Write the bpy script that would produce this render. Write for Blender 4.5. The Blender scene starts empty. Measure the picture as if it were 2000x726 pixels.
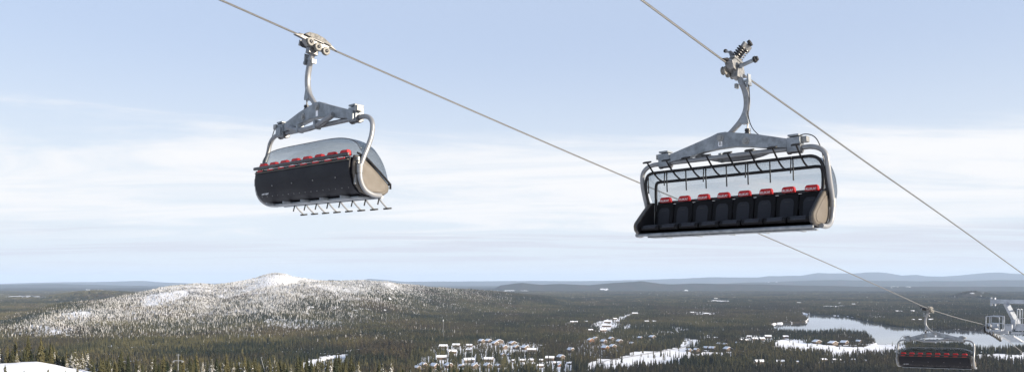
import bpy, math, random
import numpy as np
from mathutils import Matrix, Vector
R = math.radians
SC = bpy.context.scene
COL = SC.collection
random.seed(7)
rng = np.random.default_rng(11)
F_PX = 1579.2            # focal length in pixels of the 2000 px wide photograph
V0 = 550.0               # row of the eye level
# ------------------------------------------------------------------ camera
cam = bpy.data.cameras.new('camera'); cam_o = bpy.data.objects.new('camera', cam); COL.objects.link(cam_o)
cam.sensor_width = 36.0; cam.lens = 36.0 * F_PX / 2000.0
cam_o.rotation_euler = (R(90), 0, 0); cam_o.location = (0, 0, 0)
cam.shift_y = (V0 - 363.0) / 2000.0
cam.clip_start = 0.1; cam.clip_end = 200000
SC.camera = cam_o
# ------------------------------------------------------------------ sun and sky
SUN_AZ, SUN_EL = 113.0, 15.0          # clockwise from the view axis (+Y)
SKY_STR, SUN_STR, EXPO = 0.088, 5.0, 0.98
SC.view_settings.view_transform = 'Standard'; SC.view_settings.look = 'None'
SC.view_settings.exposure = EXPO; SC.view_settings.gamma = 1.0; SC.view_settings.use_curve_mapping = False
w = bpy.data.worlds.new('World'); SC.world = w; w.use_nodes = True
nt = w.node_tree; N = nt.nodes; L = nt.links; N.clear()
def wn(t, **k):
    n = N.new(t)
    for a, b in k.items(): setattr(n, a, b)
    return n
def wmath(op, a, b=None, c=None, clamp=False):
    n = N.new('ShaderNodeMath'); n.operation = op; n.use_clamp = clamp
    for i, x in enumerate((a, b, c)):
        if x is None: continue
        if isinstance(x, (int, float)): n.inputs[i].default_value = x
        else: L.new(x, n.inputs[i])
    return n.outputs[0]
def wramp(x, lo, hi):
    n = N.new('ShaderNodeMapRange'); n.interpolation_type = 'SMOOTHSTEP'
    L.new(x, n.inputs[0]); n.inputs[1].default_value = lo; n.inputs[2].default_value = hi
    return n.outputs[0]
sky = wn('ShaderNodeTexSky', sky_type='NISHITA', sun_disc=False)
sky.sun_elevation = R(SUN_EL); sky.sun_rotation = R(SUN_AZ); sky.altitude = 400; sky.air_density = 1.0; sky.dust_density = 0.6; sky.ozone_density = 1.0
geo = wn('ShaderNodeTexCoord'); sep = wn('ShaderNodeSeparateXYZ'); L.new(geo.outputs['Generated'], sep.inputs[0])
zz = sep.outputs[2]
den = wmath('ADD', wmath('MAXIMUM', zz, 0.0), 0.045)
px = wmath('DIVIDE', sep.outputs[0], den); py = wmath('DIVIDE', sep.outputs[1], den)
cmb = wn('ShaderNodeCombineXYZ'); L.new(px, cmb.inputs[0]); L.new(wmath('MULTIPLY', py, 1.0), cmb.inputs[1])
def wnoise(scale, detail, rough, off, dist=0.0, stretch=(1, 1, 1)):
    mp = wn('ShaderNodeMapping'); mp.inputs['Location'].default_value = off; mp.inputs['Scale'].default_value = stretch
    L.new(cmb.outputs[0], mp.inputs[0])
    n = wn('ShaderNodeTexNoise'); L.new(mp.outputs[0], n.inputs['Vector'])
    n.inputs['Scale'].default_value = scale; n.inputs['Detail'].default_value = detail
    n.inputs['Roughness'].default_value = rough; n.inputs['Distortion'].default_value = dist
    return n.outputs[0]
n1 = wnoise(0.75, 10, 0.66, (3.1, 1.7, 0), 0.9, (0.50, 1.0, 1))
n2 = wnoise(0.60, 9, 0.66, (9.0, 4.2, 0), 0.7, (0.26, 1.2, 1))
# soft white band between about 3 and 11 degrees, thin grey streaks under it
band = wmath('MULTIPLY', wramp(zz, 0.035, 0.085), wmath('SUBTRACT', 1.0, wramp(zz, 0.135, 0.215)))
cl = wmath('ADD', wmath('MULTIPLY', band, 0.72), wmath('MULTIPLY', wmath('SUBTRACT', n1, 0.5), 2.7))
cl = wmath('MULTIPLY', wramp(cl, 0.18, 1.0), wramp(wmath('SUBTRACT', 0.30, zz), 0.0, 0.12))
cl = wmath('MULTIPLY', cl, 0.92)
low = wmath('MULTIPLY', wramp(zz, 0.014, 0.03), wmath('SUBTRACT', 1.0, wramp(zz, 0.056, 0.066)))
st = wmath('MULTIPLY', wmath('MULTIPLY', wramp(n2, 0.45, 0.56), low), 0.80)
def wmix(f, a, b):
    n = wn('ShaderNodeMix', data_type='RGBA'); 
    if isinstance(f, float): n.inputs[0].default_value = f
    else: L.new(f, n.inputs[0])
    for s, x in ((6, a), (7, b)):
        if isinstance(x, tuple): n.inputs[s].default_value = x
        else: L.new(x, n.inputs[s])
    return n.outputs[2]
base = wmix(0.80, sky.outputs[0], (3.35, 3.95, 5.20, 1))         # bright thin veil over the blue
base = wmix(wmath('MULTIPLY', wmath('SUBTRACT', 1.0, wramp(zz, 0.06, 0.30)), 0.85), base, (4.70, 5.08, 5.42, 1))
c1 = wmix(cl, base, (5.75, 5.72, 5.74, 1))
c2 = wmix(st, c1, (4.15, 4.25, 4.72, 1))
bg = wn('ShaderNodeBackground'); L.new(c2, bg.inputs[0]); bg.inputs[1].default_value = SKY_STR
wo = wn('ShaderNodeOutputWorld'); L.new(bg.outputs[0], wo.inputs[0])
sl = bpy.data.lights.new('sun', 'SUN'); sl.energy = SUN_STR; sl.angle = R(0.6); sl.color = (1.0, 0.88, 0.73)
so = bpy.data.objects.new('sun', sl); COL.objects.link(so)
sd = Vector((math.sin(R(SUN_AZ)) * math.cos(R(SUN_EL)), math.cos(R(SUN_AZ)) * math.cos(R(SUN_EL)), math.sin(R(SUN_EL))))
so.rotation_euler = sd.to_track_quat('Z', 'Y').to_euler()
SC.cycles.max_bounces = 8; SC.cycles.transparent_max_bounces = 16; SC.cycles.volume_bounces = 1
SC.cycles.caustics_reflective = False; SC.cycles.caustics_refractive = False

# ------------------------------------------------------------------ materials
def mat(name, color, rough=0.5, metal=0.0, noise=None, spec=0.5, bump=None, vec='Object'):
    """noise=(scale, second colour, low, high)  bump=(scale, strength)"""
    m = bpy.data.materials.new(name); m.use_nodes = True; t = m.node_tree; b = t.nodes['Principled BSDF']
    b.inputs['Base Color'].default_value = (*color, 1); b.inputs['Roughness'].default_value = rough
    b.inputs['Metallic'].default_value = metal; b.inputs['Specular IOR Level'].default_value = spec
    tc = t.nodes.new('ShaderNodeTexCoord')
    if noise:
        n = t.nodes.new('ShaderNodeTexNoise'); n.inputs['Scale'].default_value = noise[0]; n.inputs['Detail'].default_value = 6
        n.inputs['Roughness'].default_value = 0.65
        t.links.new(tc.outputs[vec], n.inputs['Vector'])
        r = t.nodes.new('ShaderNodeMapRange'); t.links.new(n.outputs[0], r.inputs[0]); r.inputs[1].default_value = noise[2]; r.inputs[2].default_value = noise[3]
        x = t.nodes.new('ShaderNodeMix'); x.data_type = 'RGBA'; t.links.new(r.outputs[0], x.inputs[0])
        x.inputs[6].default_value = (*color, 1); x.inputs[7].default_value = (*noise[1], 1)
        t.links.new(x.outputs[2], b.inputs['Base Color'])
        r2 = t.nodes.new('ShaderNodeMapRange'); t.links.new(n.outputs[0], r2.inputs[0]); r2.inputs[1].default_value = .3; r2.inputs[2].default_value = .7
        r2.inputs[3].default_value = max(0.02, rough - .1); r2.inputs[4].default_value = min(1, rough + .12)
        t.links.new(r2.outputs[0], b.inputs['Roughness'])
    if bump:
        n = t.nodes.new('ShaderNodeTexNoise'); n.inputs['Scale'].default_value = bump[0]; n.inputs['Detail'].default_value = 5
        t.links.new(tc.outputs[vec], n.inputs['Vector'])
        bb = t.nodes.new('ShaderNodeBump'); bb.inputs['Strength'].default_value = bump[1]; bb.inputs['Distance'].default_value = 0.01
        t.links.new(n.outputs[0], bb.inputs['Height']); t.links.new(bb.outputs[0], b.inputs['Normal'])
    return m
M = {}
M['galv'] = mat('galvanised_steel', (.15, .163, .175), .5, .5, (5.5, (.30, .325, .345), .35, .68), bump=(9, .3))
M['tube'] = mat('silver_painted_tube', (.235, .24, .245), .42, .35, (7, (.19, .193, .197), .4, .75))
M['alu'] = mat('cast_aluminium', (.17, .172, .17), .45, .6, (16, (.30, .29, .28), .45, .75))
M['bright'] = mat('bright_zinc', (.26, .26, .25), .42, .45, (12, (.15, .15, .15), .45, .75))
M['dark_steel'] = mat('dark_steel', (.10, .10, .105), .42, .7, (14, (.22, .21, .2), .5, .8))
M['black'] = mat('black_plastic', (.012, .012, .014), .38, 0, (9, (.022, .022, .024), .4, .7))
M['blacktube'] = mat('black_coated_tube', (.008, .008, .009), .45, 0, (20, (.014, .014, .015), .45, .7), spec=.3)
M['shell'] = mat('black_backrest_shell', (.006, .006, .009), .55, 0, (1.4, (.010, .010, .014), .3, .75), spec=.25)
M['seat'] = mat('dark_seat_cover', (.005, .005, .006), .7, 0, (40, (.009, .009, .011), .4, .7), bump=(60, .25), spec=.2)
M['insert'] = mat('grey_seat_insert', (.026, .028, .034), .8, 0, (60, (.038, .040, .048), .4, .7), bump=(90, .3), spec=.2)
M['red'] = mat('red_headrest', (.50, .016, .018), .55, 0, (12, (.42, .014, .016), .4, .75), spec=.3)
M['taupe'] = mat('taupe_side_moulding', (.070, .059, .046), .6, 0, (6, (.09, .077, .06), .35, .7))
M['taupe_in'] = mat('dark_taupe_inlay', (.088, .074, .058), .58, 0, (6, (.105, .09, .07), .35, .7))
M['white'] = mat('white_lettering', (.8, .8, .8), .5)
M['wheel'] = mat('cream_guide_wheel', (.19, .182, .16), .6, 0, (22, (.08, .077, .066), .45, .7))
M['cover'] = mat('dull_grip_casting', (.15, .145, .135), .65, .2, (18, (.07, .07, .065), .45, .7))
M['rubber'] = mat('black_rubber', (.01, .01, .01), .7)
M['amber'] = mat('clear_varnish_pad', (.30, .31, .31), .35, .4, (10, (.4, .41, .42), .4, .7))
def rope_mat():
    m = bpy.data.materials.new('twisted_steel_rope'); m.use_nodes = True; t = m.node_tree; b = t.nodes['Principled BSDF']
    b.inputs['Metallic'].default_value = .55; b.inputs['Roughness'].default_value = .42
    tc = t.nodes.new('ShaderNodeTexCoord'); wv = t.nodes.new('ShaderNodeTexWave'); wv.wave_type = 'BANDS'; wv.bands_direction = 'X'
    mp = t.nodes.new('ShaderNodeMapping'); t.links.new(tc.outputs['UV'], mp.inputs[0]); t.links.new(mp.outputs[0], wv.inputs[0])
    wv.inputs['Scale'].default_value = 1.0; wv.inputs['Distortion'].default_value = 0
    cr = t.nodes.new('ShaderNodeMapRange'); t.links.new(wv.outputs['Fac'], cr.inputs[0]); cr.inputs[1].default_value = 0.12; cr.inputs[2].default_value = .6
    x = t.nodes.new('ShaderNodeMix'); x.data_type = 'RGBA'; t.links.new(cr.outputs[0], x.inputs[0])
    x.inputs[6].default_value = (.04, .039, .036, 1); x.inputs[7].default_value = (.24, .236, .228, 1); t.links.new(x.outputs[2], b.inputs['Base Color'])
    bb = t.nodes.new('ShaderNodeBump'); bb.inputs['Strength'].default_value = .8; bb.inputs['Distance'].default_value = .01
    t.links.new(wv.outputs['Fac'], bb.inputs['Height']); t.links.new(bb.outputs[0], b.inputs['Normal'])
    return m
M['rope'] = rope_mat()
def bubble_mat():
    m = bpy.data.materials.new('tinted_clear_bubble'); m.use_nodes = True; t = m.node_tree; t.nodes.clear()
    tr = t.nodes.new('ShaderNodeBsdfTransparent'); l2 = t.nodes.new('ShaderNodeLayerWeight'); l2.inputs[0].default_value = .42; cx2 = t.nodes.new('ShaderNodeMix'); cx2.data_type = 'RGBA'; cx2.inputs[6].default_value = (.88, .90, .915, 1); cx2.inputs[7].default_value = (.50, .55, .60, 1); t.links.new(l2.outputs['Facing'], cx2.inputs[0]); t.links.new(cx2.outputs[2], tr.inputs[0])
    gl = t.nodes.new('ShaderNodeBsdfGlossy'); gl.inputs['Roughness'].default_value = .07; gl.inputs[0].default_value = (.9, .9, .9, 1)
    df = t.nodes.new('ShaderNodeBsdfDiffuse'); df.inputs[0].default_value = (.30, .31, .32, 1)
    lw = t.nodes.new('ShaderNodeLayerWeight'); lw.inputs[0].default_value = .5
    pw = t.nodes.new('ShaderNodeMath'); pw.operation = 'POWER'; t.links.new(lw.outputs['Facing'], pw.inputs[0]); pw.inputs[1].default_value = 4.0
    fr = t.nodes.new('ShaderNodeMath'); fr.operation = 'MULTIPLY_ADD'; t.links.new(pw.outputs[0], fr.inputs[0]); fr.inputs[1].default_value = .42; fr.inputs[2].default_value = .045
    a = t.nodes.new('ShaderNodeMixShader'); a.inputs[0].default_value = .035; t.links.new(tr.outputs[0], a.inputs[1]); t.links.new(df.outputs[0], a.inputs[2])
    b = t.nodes.new('ShaderNodeMixShader'); t.links.new(fr.outputs[0], b.inputs[0]); t.links.new(a.outputs[0], b.inputs[1]); t.links.new(gl.outputs[0], b.inputs[2])
    o = t.nodes.new('ShaderNodeOutputMaterial'); t.links.new(b.outputs[0], o.inputs[0])
    return m
M['bubble'] = bubble_mat()

# ------------------------------------------------------------------ mesh helpers
class MB:
    def __init__(s): s.v = []; s.f = []; s.mi = []; s.m = 0
    def add(s, vs, fs):
        k = len(s.v); s.v += [tuple(p) for p in vs]; s.f += [tuple(i + k for i in f) for f in fs]; s.mi += [s.m] * len(fs); return s
    def box(s, c, d, rot=None, taper=1.0):
        c = Vector(c); vs = []
        for z in (-1, 1):
            k = taper if z > 0 else 1.0
            for x, y in ((-1, -1), (1, -1), (1, 1), (-1, 1)):
                p = Vector((x * d[0] / 2 * k, y * d[1] / 2 * k, z * d[2] / 2))
                if rot is not None: p = rot @ p
                vs.append(c + p)
        return s.add(vs, [(3, 2, 1, 0), (4, 5, 6, 7), (0, 1, 5, 4), (1, 2, 6, 5), (2, 3, 7, 6), (3, 0, 4, 7)])
    def tube(s, pts, r, n=8, closed_ends=True, flat=1.0):
        pts = [Vector(p) for p in pts]; rs = r if isinstance(r, (list, tuple)) else [r] * len(pts)
        tang = []
        for i in range(len(pts)):
            a = pts[max(0, i - 1)]; b = pts[min(len(pts) - 1, i + 1)]; tang.append((b - a).normalized())
        up = Vector((0, 0, 1)) if abs(tang[0].z) < .9 else Vector((0, 1, 0))
        u = (up - tang[0] * up.dot(tang[0])).normalized(); vs = []
        for i, p in enumerate(pts):
            u = (u - tang[i] * u.dot(tang[i])).normalized(); q = tang[i].cross(u)
            for k in range(n):
                a = 2 * math.pi * k / n
                vs.append(p + (u * math.cos(a) + q * math.sin(a) * flat) * rs[i])
        fs = []
        for i in range(len(pts) - 1):
            for k in range(n):
                a = i * n + k; b = i * n + (k + 1) % n; fs.append((a, b, b + n, a + n))
        if closed_ends:
            fs.append(tuple(reversed(range(n)))); fs.append(tuple((len(pts) - 1) * n + k for k in range(n)))
        return s.add(vs, fs)
    def cyl(s, a, b, r, n=12): return s.tube([a, b], r, n)
    def lathe(s, a, b, prof, n=14):
        a = Vector(a); b = Vector(b); pts = [a + (b - a) * t for t, r in prof]
        ax = (b - a).normalized(); up = Vector((0, 0, 1)) if abs(ax.z) < .9 else Vector((0, 1, 0))
        u = (up - ax * up.dot(ax)).normalized(); q = ax.cross(u); vs = []
        for p, (t, r) in zip(pts, prof):
            for k in range(n):
                g = 2 * math.pi * k / n; vs.append(p + (u * math.cos(g) + q * math.sin(g)) * max(r, 1e-4))
        fs = []
        for i in range(len(prof) - 1):
            for k in range(n):
                x = i * n + k; y = i * n + (k + 1) % n; fs.append((x, y, y + n, x + n))
        fs.append(tuple(reversed(range(n)))); fs.append(tuple((len(prof) - 1) * n + k for k in range(n)))
        return s.add(vs, fs)
    def prism(s, poly, fa, fb):
        """fa/fb map a 2-D point to the two end faces"""
        n = len(poly); vs = [fa(*p) for p in poly] + [fb(*p) for p in poly]
        fs = [tuple(reversed(range(n))), tuple(range(n, 2 * n))] + [(i, (i + 1) % n, (i + 1) % n + n, i + n) for i in range(n)]
        return s.add(vs, fs)
    def build(s, name, mats, parent=None, smooth=True, bevel=0, angle=35):
        me = bpy.data.meshes.new(name); me.from_pydata(s.v, [], s.f)
        for m in (mats if isinstance(mats, (list, tuple)) else [mats]): me.materials.append(M[m] if isinstance(m, str) else m)
        if any(s.mi): me.polygons.foreach_set('material_index', s.mi)
        import bmesh
        bm = bmesh.new(); bm.from_mesh(me); bmesh.ops.recalc_face_normals(bm, faces=bm.faces); bm.to_mesh(me); bm.free()
        if smooth:
            me.polygons.foreach_set('use_smooth', [True] * len(me.polygons)); me.set_sharp_from_angle(angle=R(angle))
        o = bpy.data.objects.new(name, me); COL.objects.link(o)
        if parent is not None: o.parent = parent
        if bevel:
            b = o.modifiers.new('bevel', 'BEVEL'); b.width = bevel; b.segments = 2; b.limit_method = 'ANGLE'; b.angle_limit = R(40)
        return o
def tag(o, label=None, cat=None, group=None, kind=None):
    for k, v in (('label', label), ('category', cat), ('group', group), ('kind', kind)):
        if v: o[k] = v
    return o
def empty(name, loc=(0, 0, 0), label=None, cat=None, group=None):
    o = bpy.data.objects.new(name, None); o.empty_display_size = .2; COL.objects.link(o); o.location = loc
    return tag(o, label, cat, group)
def kids(o): return [c for c in bpy.data.objects if c.parent == o]
def copy_tree(o, parent=None, cache=None):
    c = o.copy(); COL.objects.link(c); c.parent = parent
    for ch in (cache[o.name] if cache else list(o.children)): copy_tree(ch, c, cache)
    return c
def smooth_path(pts, n=6):
    pts = [Vector(p) for p in pts]; out = []
    P = [pts[0] * 2 - pts[1]] + pts + [pts[-1] * 2 - pts[-2]]
    for i in range(1, len(P) - 2):
        for k in range(n):
            t = k / n; a, b, c, d = P[i - 1], P[i], P[i + 1], P[i + 2]
            out.append(.5 * ((2 * b) + (c - a) * t + (2 * a - 5 * b + 4 * c - d) * t * t + (3 * b - a - 3 * c + d) * t ** 3))
    out.append(pts[-1]); return out
def text_mesh(txt, size, depth=.002):
    cu = bpy.data.curves.new('lettering', 'FONT'); cu.body = txt; cu.size = size; cu.extrude = depth; cu.align_x = 'CENTER'; cu.align_y = 'CENTER'
    o = bpy.data.objects.new('lettering', cu); COL.objects.link(o)
    bpy.context.view_layer.update()
    me = bpy.data.meshes.new_from_object(o.evaluated_get(bpy.context.evaluated_depsgraph_get()))
    bpy.data.objects.remove(o); me.materials.clear(); me.materials.append(M['white']); return me
def place(name, me, parent, loc, rot):
    o = bpy.data.objects.new(name, me); COL.objects.link(o); o.parent = parent; o.location = loc; o.rotation_euler = rot; return o

# ------------------------------------------------------------------ terrain
PLAIN = -180.0
_lat = rng.random((256, 256))
def vnoise(x, y):
    xi = np.floor(x).astype(int); yi = np.floor(y).astype(int); fx = x - xi; fy = y - yi
    fx = fx * fx * (3 - 2 * fx); fy = fy * fy * (3 - 2 * fy)
    g = lambda a, b: _lat[a % 256, b % 256]
    return (g(xi, yi) * (1 - fx) + g(xi + 1, yi) * fx) * (1 - fy) + (g(xi, yi + 1) * (1 - fx) + g(xi + 1, yi + 1) * fx) * fy
def fbm(x, y, o=4):
    s = 0; a = .5; t = 0
    for i in range(o):
        s = s + a * vnoise(x * 2 ** i + 17.3 * i, y * 2 ** i + 9.1 * i); t += a; a *= .5
    return s / t
def sstep(a, b, x): t = np.clip((x - a) / (b - a), 0, 1); return t * t * (3 - 2 * t)
def ip(x, pts): return np.interp(x, [p[0] for p in pts], [p[1] for p in pts])
def smax(a, b, k=12.0):
    h = np.clip(.5 + .5 * (a - b) / k, 0, 1); return b + (a - b) * h + k * h * (1 - h)
SK1 = [(-500, 660), (-150, 642), (0, 634), (47, 618), (93, 601), (140, 593), (187, 588), (233, 581), (280, 571.5), (311, 564), (342, 559), (389, 553.5), (420, 556), (451, 552), (475, 549), (503, 542), (520, 536.5), (540, 533.5), (556, 535.5), (574, 540.5), (618, 547), (665, 551), (711, 553), (780, 560), (860, 572), (1000, 590)]
DC1 = [(-500, 3000), (0, 3500), (100, 3900), (280, 4600), (540, 5600), (700, 6200), (1000, 7200)]
SK2 = [(330, 640), (400, 600), (450, 582), (500, 567), (540, 558), (580, 553), (620, 550), (665, 549), (711, 548), (758, 551), (805, 556.5), (836, 561), (900, 565.5), (960, 569.5), (1060, 580), (1180, 600)]
DC2 = [(330, 3900), (450, 4200), (620, 4700), (758, 5200), (900, 6500), (1180, 7500)]
def ridge(u, D, SK, DC, wf, wb, H=PLAIN):
    dc = ip(u, DC); zc = -(ip(u, SK) - V0) * dc / F_PX
    h = np.maximum(zc - H, 0)
    t = (D - dc); k = np.where(t < 0, 1 + t / (wf * dc), 1 - t / (wb * dc)); k = np.clip(k, 0, 1)
    p = np.where(t < 0, k * k * (3 - 2 * k) * .55 + k ** 1.5 * .45, k * k * (3 - 2 * k))
    return h * p
def height(x, y):
    x = np.asarray(x, float); y = np.asarray(y, float)
    r = np.hypot(x, y) + 1e-6; az = np.arctan2(x, y)
    azc = np.clip(az, -R(60), R(60)); u = 1000 + F_PX * np.tan(azc)
    D = np.where(np.abs(az) < R(60), r * np.cos(azc), r * .5)
    infr = 1 - sstep(R(48), R(60), np.abs(az))
    z = PLAIN + (fbm(x / 420, y / 420, 3) - .5) * 12 * sstep(1500, 2500, r) + (fbm(x / 2600 + 5, y / 2600, 3) - .5) * 34 * sstep(6000, 12000, r)
    z = np.where(r < 7000, np.maximum(z, PLAIN - 1.6), z)
    rg = ridge(u, D, SK1, DC1, .42, .35)
    rg2 = ridge(u, D, SK2, DC2, .36, .5)
    rgm = smax(rg, rg2, 14.0) - 3.5
    rgm = np.maximum(rgm, 0) + (fbm(x / 160, y / 160, 4) - .5) * 14 * sstep(15, 80, rgm) * (1 - sstep(100, 240, rgm) * .6)
    z = z + rgm * infr
    for SK, dc, wf, wb in (([(-300, 584), (60, 586), (120, 577), (156, 572), (187, 569), (230, 571), (300, 574), (400, 590)], 8200, .25, .3),
                           ([(820, 570), (902, 567), (965, 563), (978, 556), (1020, 551), (1060, 555), (1095, 554), (1150, 556), (1200, 551.5), (1250, 549), (1290, 553), (1350, 553.5), (1500, 555), (1700, 559), (2300, 560)], 19000, .10, .2),
                           ([(1700, 590), (1850, 582), (1880, 573), (1900, 570.5), (1925, 573), (1960, 581), (2060, 590)], 8600, .08, .12),
                           ([(-600, 560), (0, 556), (90, 554), (190, 555), (240, 557), (400, 561), (900, 559), (1300, 556), (1500, 550), (1640, 546), (1800, 549), (2000, 546), (2400, 548)], 30000, .12, .3),
                           ([(-600, 556), (0, 554), (100, 551), (190, 548.5), (280, 548), (330, 551), (380, 553), (600, 551), (700, 548), (720, 544), (745, 546), (790, 549), (1000, 548), (1200, 547), (1380, 542), (1480, 538), (1500, 534.5), (1560, 536), (1596, 530.5), (1668, 532), (1715, 531), (1761, 536), (1792, 531.5), (1839, 536), (1886, 533), (1948, 531), (2005, 534), (2400, 540)], 46000, .08, .2)):
        z = z + ridge(u, D, SK, [(0, dc), (1, dc)], wf, wb, PLAIN) * infr * (.90 + .22 * fbm(x / dc * 30, y / dc * 8 + dc, 4))
    # the hill the lift stands on
    right = sstep(R(-5), R(40), az) * (1 - sstep(R(90), R(140), az))
    s1 = .128 + .036 * right
    near = -4 - s1 * r - np.maximum(r - 85, 0) * (.05 * right) - np.maximum(r - 470, 0) * .10
    back = sstep(R(75), R(150), np.abs(az)); near = near * (1 - back) + (-4 + .03 * r) * back
    near = np.where((r > 400) & (back > 0), np.maximum(near - (r - 400) * .3 * back, PLAIN), near)
    kc = (ip(u, [(-400, 690), (0, 699), (72, 700), (109, 708), (140, 717), (171, 725), (230, 731), (650, 733), (760, 742), (1000, 746), (1200, 760)]) - V0) / F_PX
    bump = np.maximum(-kc * 430 - (-4 - s1 * 430 / np.maximum(np.cos(azc), .5)), 0) * (1 - sstep(1000, 1250, u)) * infr
    near = near + bump * np.where(D < 430, np.exp(-((D - 430) / 62) ** 2), np.exp(-((D - 430) / 85) ** 2))
    near = near + (fbm(x / 60, y / 60, 3) - .5) * 3.0 * sstep(60, 300, r) * (1 - sstep(600, 1200, r))
    near = near + (fbm(x / 11, y / 11 + 3, 3) - .5) * 1.3 * sstep(200, 330, r) * (1 - sstep(520, 600, r))
    hh = np.clip(.5 + .5 * (near - z) / 16, 0, 1)
    z = np.where(r < 4000, z + (near - z) * hh + 16 * hh * (1 - hh), z)
    return z
def to_uv(x, y, z):
    D = np.maximum(y, 1.0); return 1000 + F_PX * x / D, V0 - F_PX * z / D
def inpoly(u, v, poly):
    c = np.zeros(u.shape, bool); n = len(poly)
    for i in range(n):
        x1, y1 = poly[i]; x2, y2 = poly[(i + 1) % n]
        if y1 == y2: continue
        c ^= ((y1 > v) != (y2 > v)) & (u < (x2 - x1) * (v - y1) / (y2 - y1) + x1)
    return c
LAKE = [(1506, 634), (1520, 629), (1545, 629), (1574, 626), (1580, 621), (1568, 616), (1567, 611), (1600, 613), (1649, 616), (1670, 620), (1686, 624.5), (1706, 628), (1730, 633), (1792, 640), (1840, 643), (1886, 645), (1950, 646), (2000, 648), (2200, 652), (2200, 684), (2030, 683), (1990, 681), (1950, 683), (1905, 681), (1880, 676), (1845, 674), (1800, 671), (1758, 671), (1715, 672), (1707, 664), (1690, 652), (1640, 648), (1590, 649), (1512, 645)]
POND = [(630, 702), (640, 697), (655, 695.5), (671, 696), (675, 699), (668, 705), (661, 709), (645, 712), (630, 711)]
SNOW = [  # polygon, snow cover, share of trees that stay
    ([(838, 676), (930, 671), (945, 690), (1000, 700), (1045, 688), (1052, 706), (1110, 703), (1118, 712), (1113, 727), (830, 727), (812, 712), (822, 700), (845, 694)], .8, .55),
    ([(930, 666), (1045, 668), (1068, 690), (1000, 700), (945, 690)], .62, .5),
    ([(1100, 664), (1212, 656), (1215, 690), (1112, 700)], .45, .6),
    ([(1172, 627), (1196, 621), (1212, 622), (1212, 634), (1198, 648), (1166, 647), (1172, 640), (1150, 636)], .95, .15),
    ([(1205, 621), (1236, 610), (1250, 611), (1236, 617), (1214, 626)], .95, .1),
    ([(1223, 630), (1234, 632), (1232, 641), (1218, 648), (1208, 649), (1220, 641)], .9, .1),
    ([(1258, 645), (1330, 648), (1290, 650)], .9, .2),
    ([(1310, 636), (1345, 640), (1348, 645), (1316, 648)], .6, .4),
    ([(1141, 714), (1164, 701), (1202, 701), (1243, 688), (1292, 683), (1331, 676), (1338, 660), (1366, 665), (1364, 673), (1341, 683), (1356, 688.5), (1436, 684), (1436, 692), (1356, 702), (1325, 710), (1290, 713), (1243, 716), (1202, 723), (1150, 724)], 1.0, .04),
    ([(1512, 668), (1516, 664), (1560, 665), (1620, 675), (1680, 676), (1700, 670), (1762, 670), (1775, 684), (1700, 692), (1640, 697), (1605, 690), (1555, 684), (1515, 680)], 1.0, .02),
    ([(1500, 633), (1520, 628.5), (1546, 628), (1546, 630.5), (1520, 636), (1500, 636)], .8, .1),
    ([(1566, 610), (1572, 610), (1584, 620), (1584, 626), (1572, 627), (1576, 620)], .9, .1),
    ([(1905, 690), (1950, 692), (2000, 689), (2200, 688), (2200, 707), (1960, 707), (1905, 703)], 1.0, .04),
    ([(1440, 655), (1515, 656), (1510, 668), (1440, 670)], .6, .45),
    ([(1375, 655), (1400, 655), (1400, 662), (1375, 662)], .8, .3),
    ([(1465, 707), (1535, 706), (1530, 714), (1465, 715)], .7, .35),
    ([(1595, 701), (1672, 701), (1672, 708), (1595, 708)], .5, .5),
    ([(585, 716), (620, 701), (650, 692), (684, 688.5), (690, 694), (676, 702), (672, 712), (640, 716), (600, 719)], 1.0, .02),
    ([(270, 592), (285, 578), (330, 569), (362, 567), (372, 575), (340, 588), (295, 598)], .62, .45),
    ([(498, 548), (525, 537), (556, 536), (592, 545), (560, 553), (515, 557)], .7, .55),
    ([(20, 640), (60, 633), (115, 638), (150, 645), (90, 653), (20, 651)], .8, .65),
    ([(120, 612), (155, 606), (185, 612), (150, 624), (120, 622)], .9, .5),
    ([(520, 622), (600, 622), (676, 628), (660, 643), (590, 642), (515, 636)], .55, .6),
    ([(462, 652), (512, 652), (512, 664), (462, 664)], .5, .6),
    ([(1100, 629), (1126, 629), (1128, 634), (1108, 634)], .7, .3),
    ([(5, 579), (40, 576.5), (100, 579), (110, 581), (60, 582), (10, 581)], 1.0, .0),
    ([(165, 565), (210, 565), (210, 567), (165, 567)], 1.0, 0), ([(1165, 564), (1200, 560.5), (1240, 559.5), (1236, 563), (1180, 566.5)], 1.0, 0),
    ([(1300, 565), (1330, 564.5), (1365, 568), (1340, 569)], .9, 0), ([(960, 566.5), (1030, 566.5), (1030, 568.5), (960, 568.5)], .8, 0),
    ([(1882, 583), (1884, 577), (1900, 571), (1925, 571), (1928, 577), (1900, 579)], .8, .3), ([(1603, 597), (1662, 596), (1665, 599), (1610, 600)], 1.0, .05),
    ([(1490, 548.5), (1530, 548.5), (1530, 550), (1490, 550)], 1.0, 0), ([(1386, 585), (1425, 586), (1425, 589), (1386, 589)], .8, .2), ([(1345, 608), (1395, 610), (1395, 614), (1350, 613)], .7, .3),
    ([(1740, 559), (1790, 559), (1790, 562), (1740, 562)], .8, 0), ([(1700, 617), (1728, 616), (1730, 620), (1700, 622)], .7, .2)]
WARM = [([(700, 672), (800, 672), (820, 690), (790, 705), (700, 705)], .75), ([(1270, 598), (1460, 606), (1440, 622), (1300, 618)], .6), ([(1130, 665), (1240, 665), (1240, 705), (1120, 710)], .5),
        ([(1500, 596), (1580, 598), (1580, 628), (1500, 634)], .5), ([(930, 668), (1120, 668), (1120, 700), (930, 700)], .45), ([(1640, 660), (1760, 664), (1760, 680), (1600, 680)], .5)]
FROSTL = [(-400, 640), (0, 648), (150, 652), (300, 640), (420, 634), (500, 628), (600, 614), (680, 606), (760, 596), (840, 580), (900, 568), (960, 560)]
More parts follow.
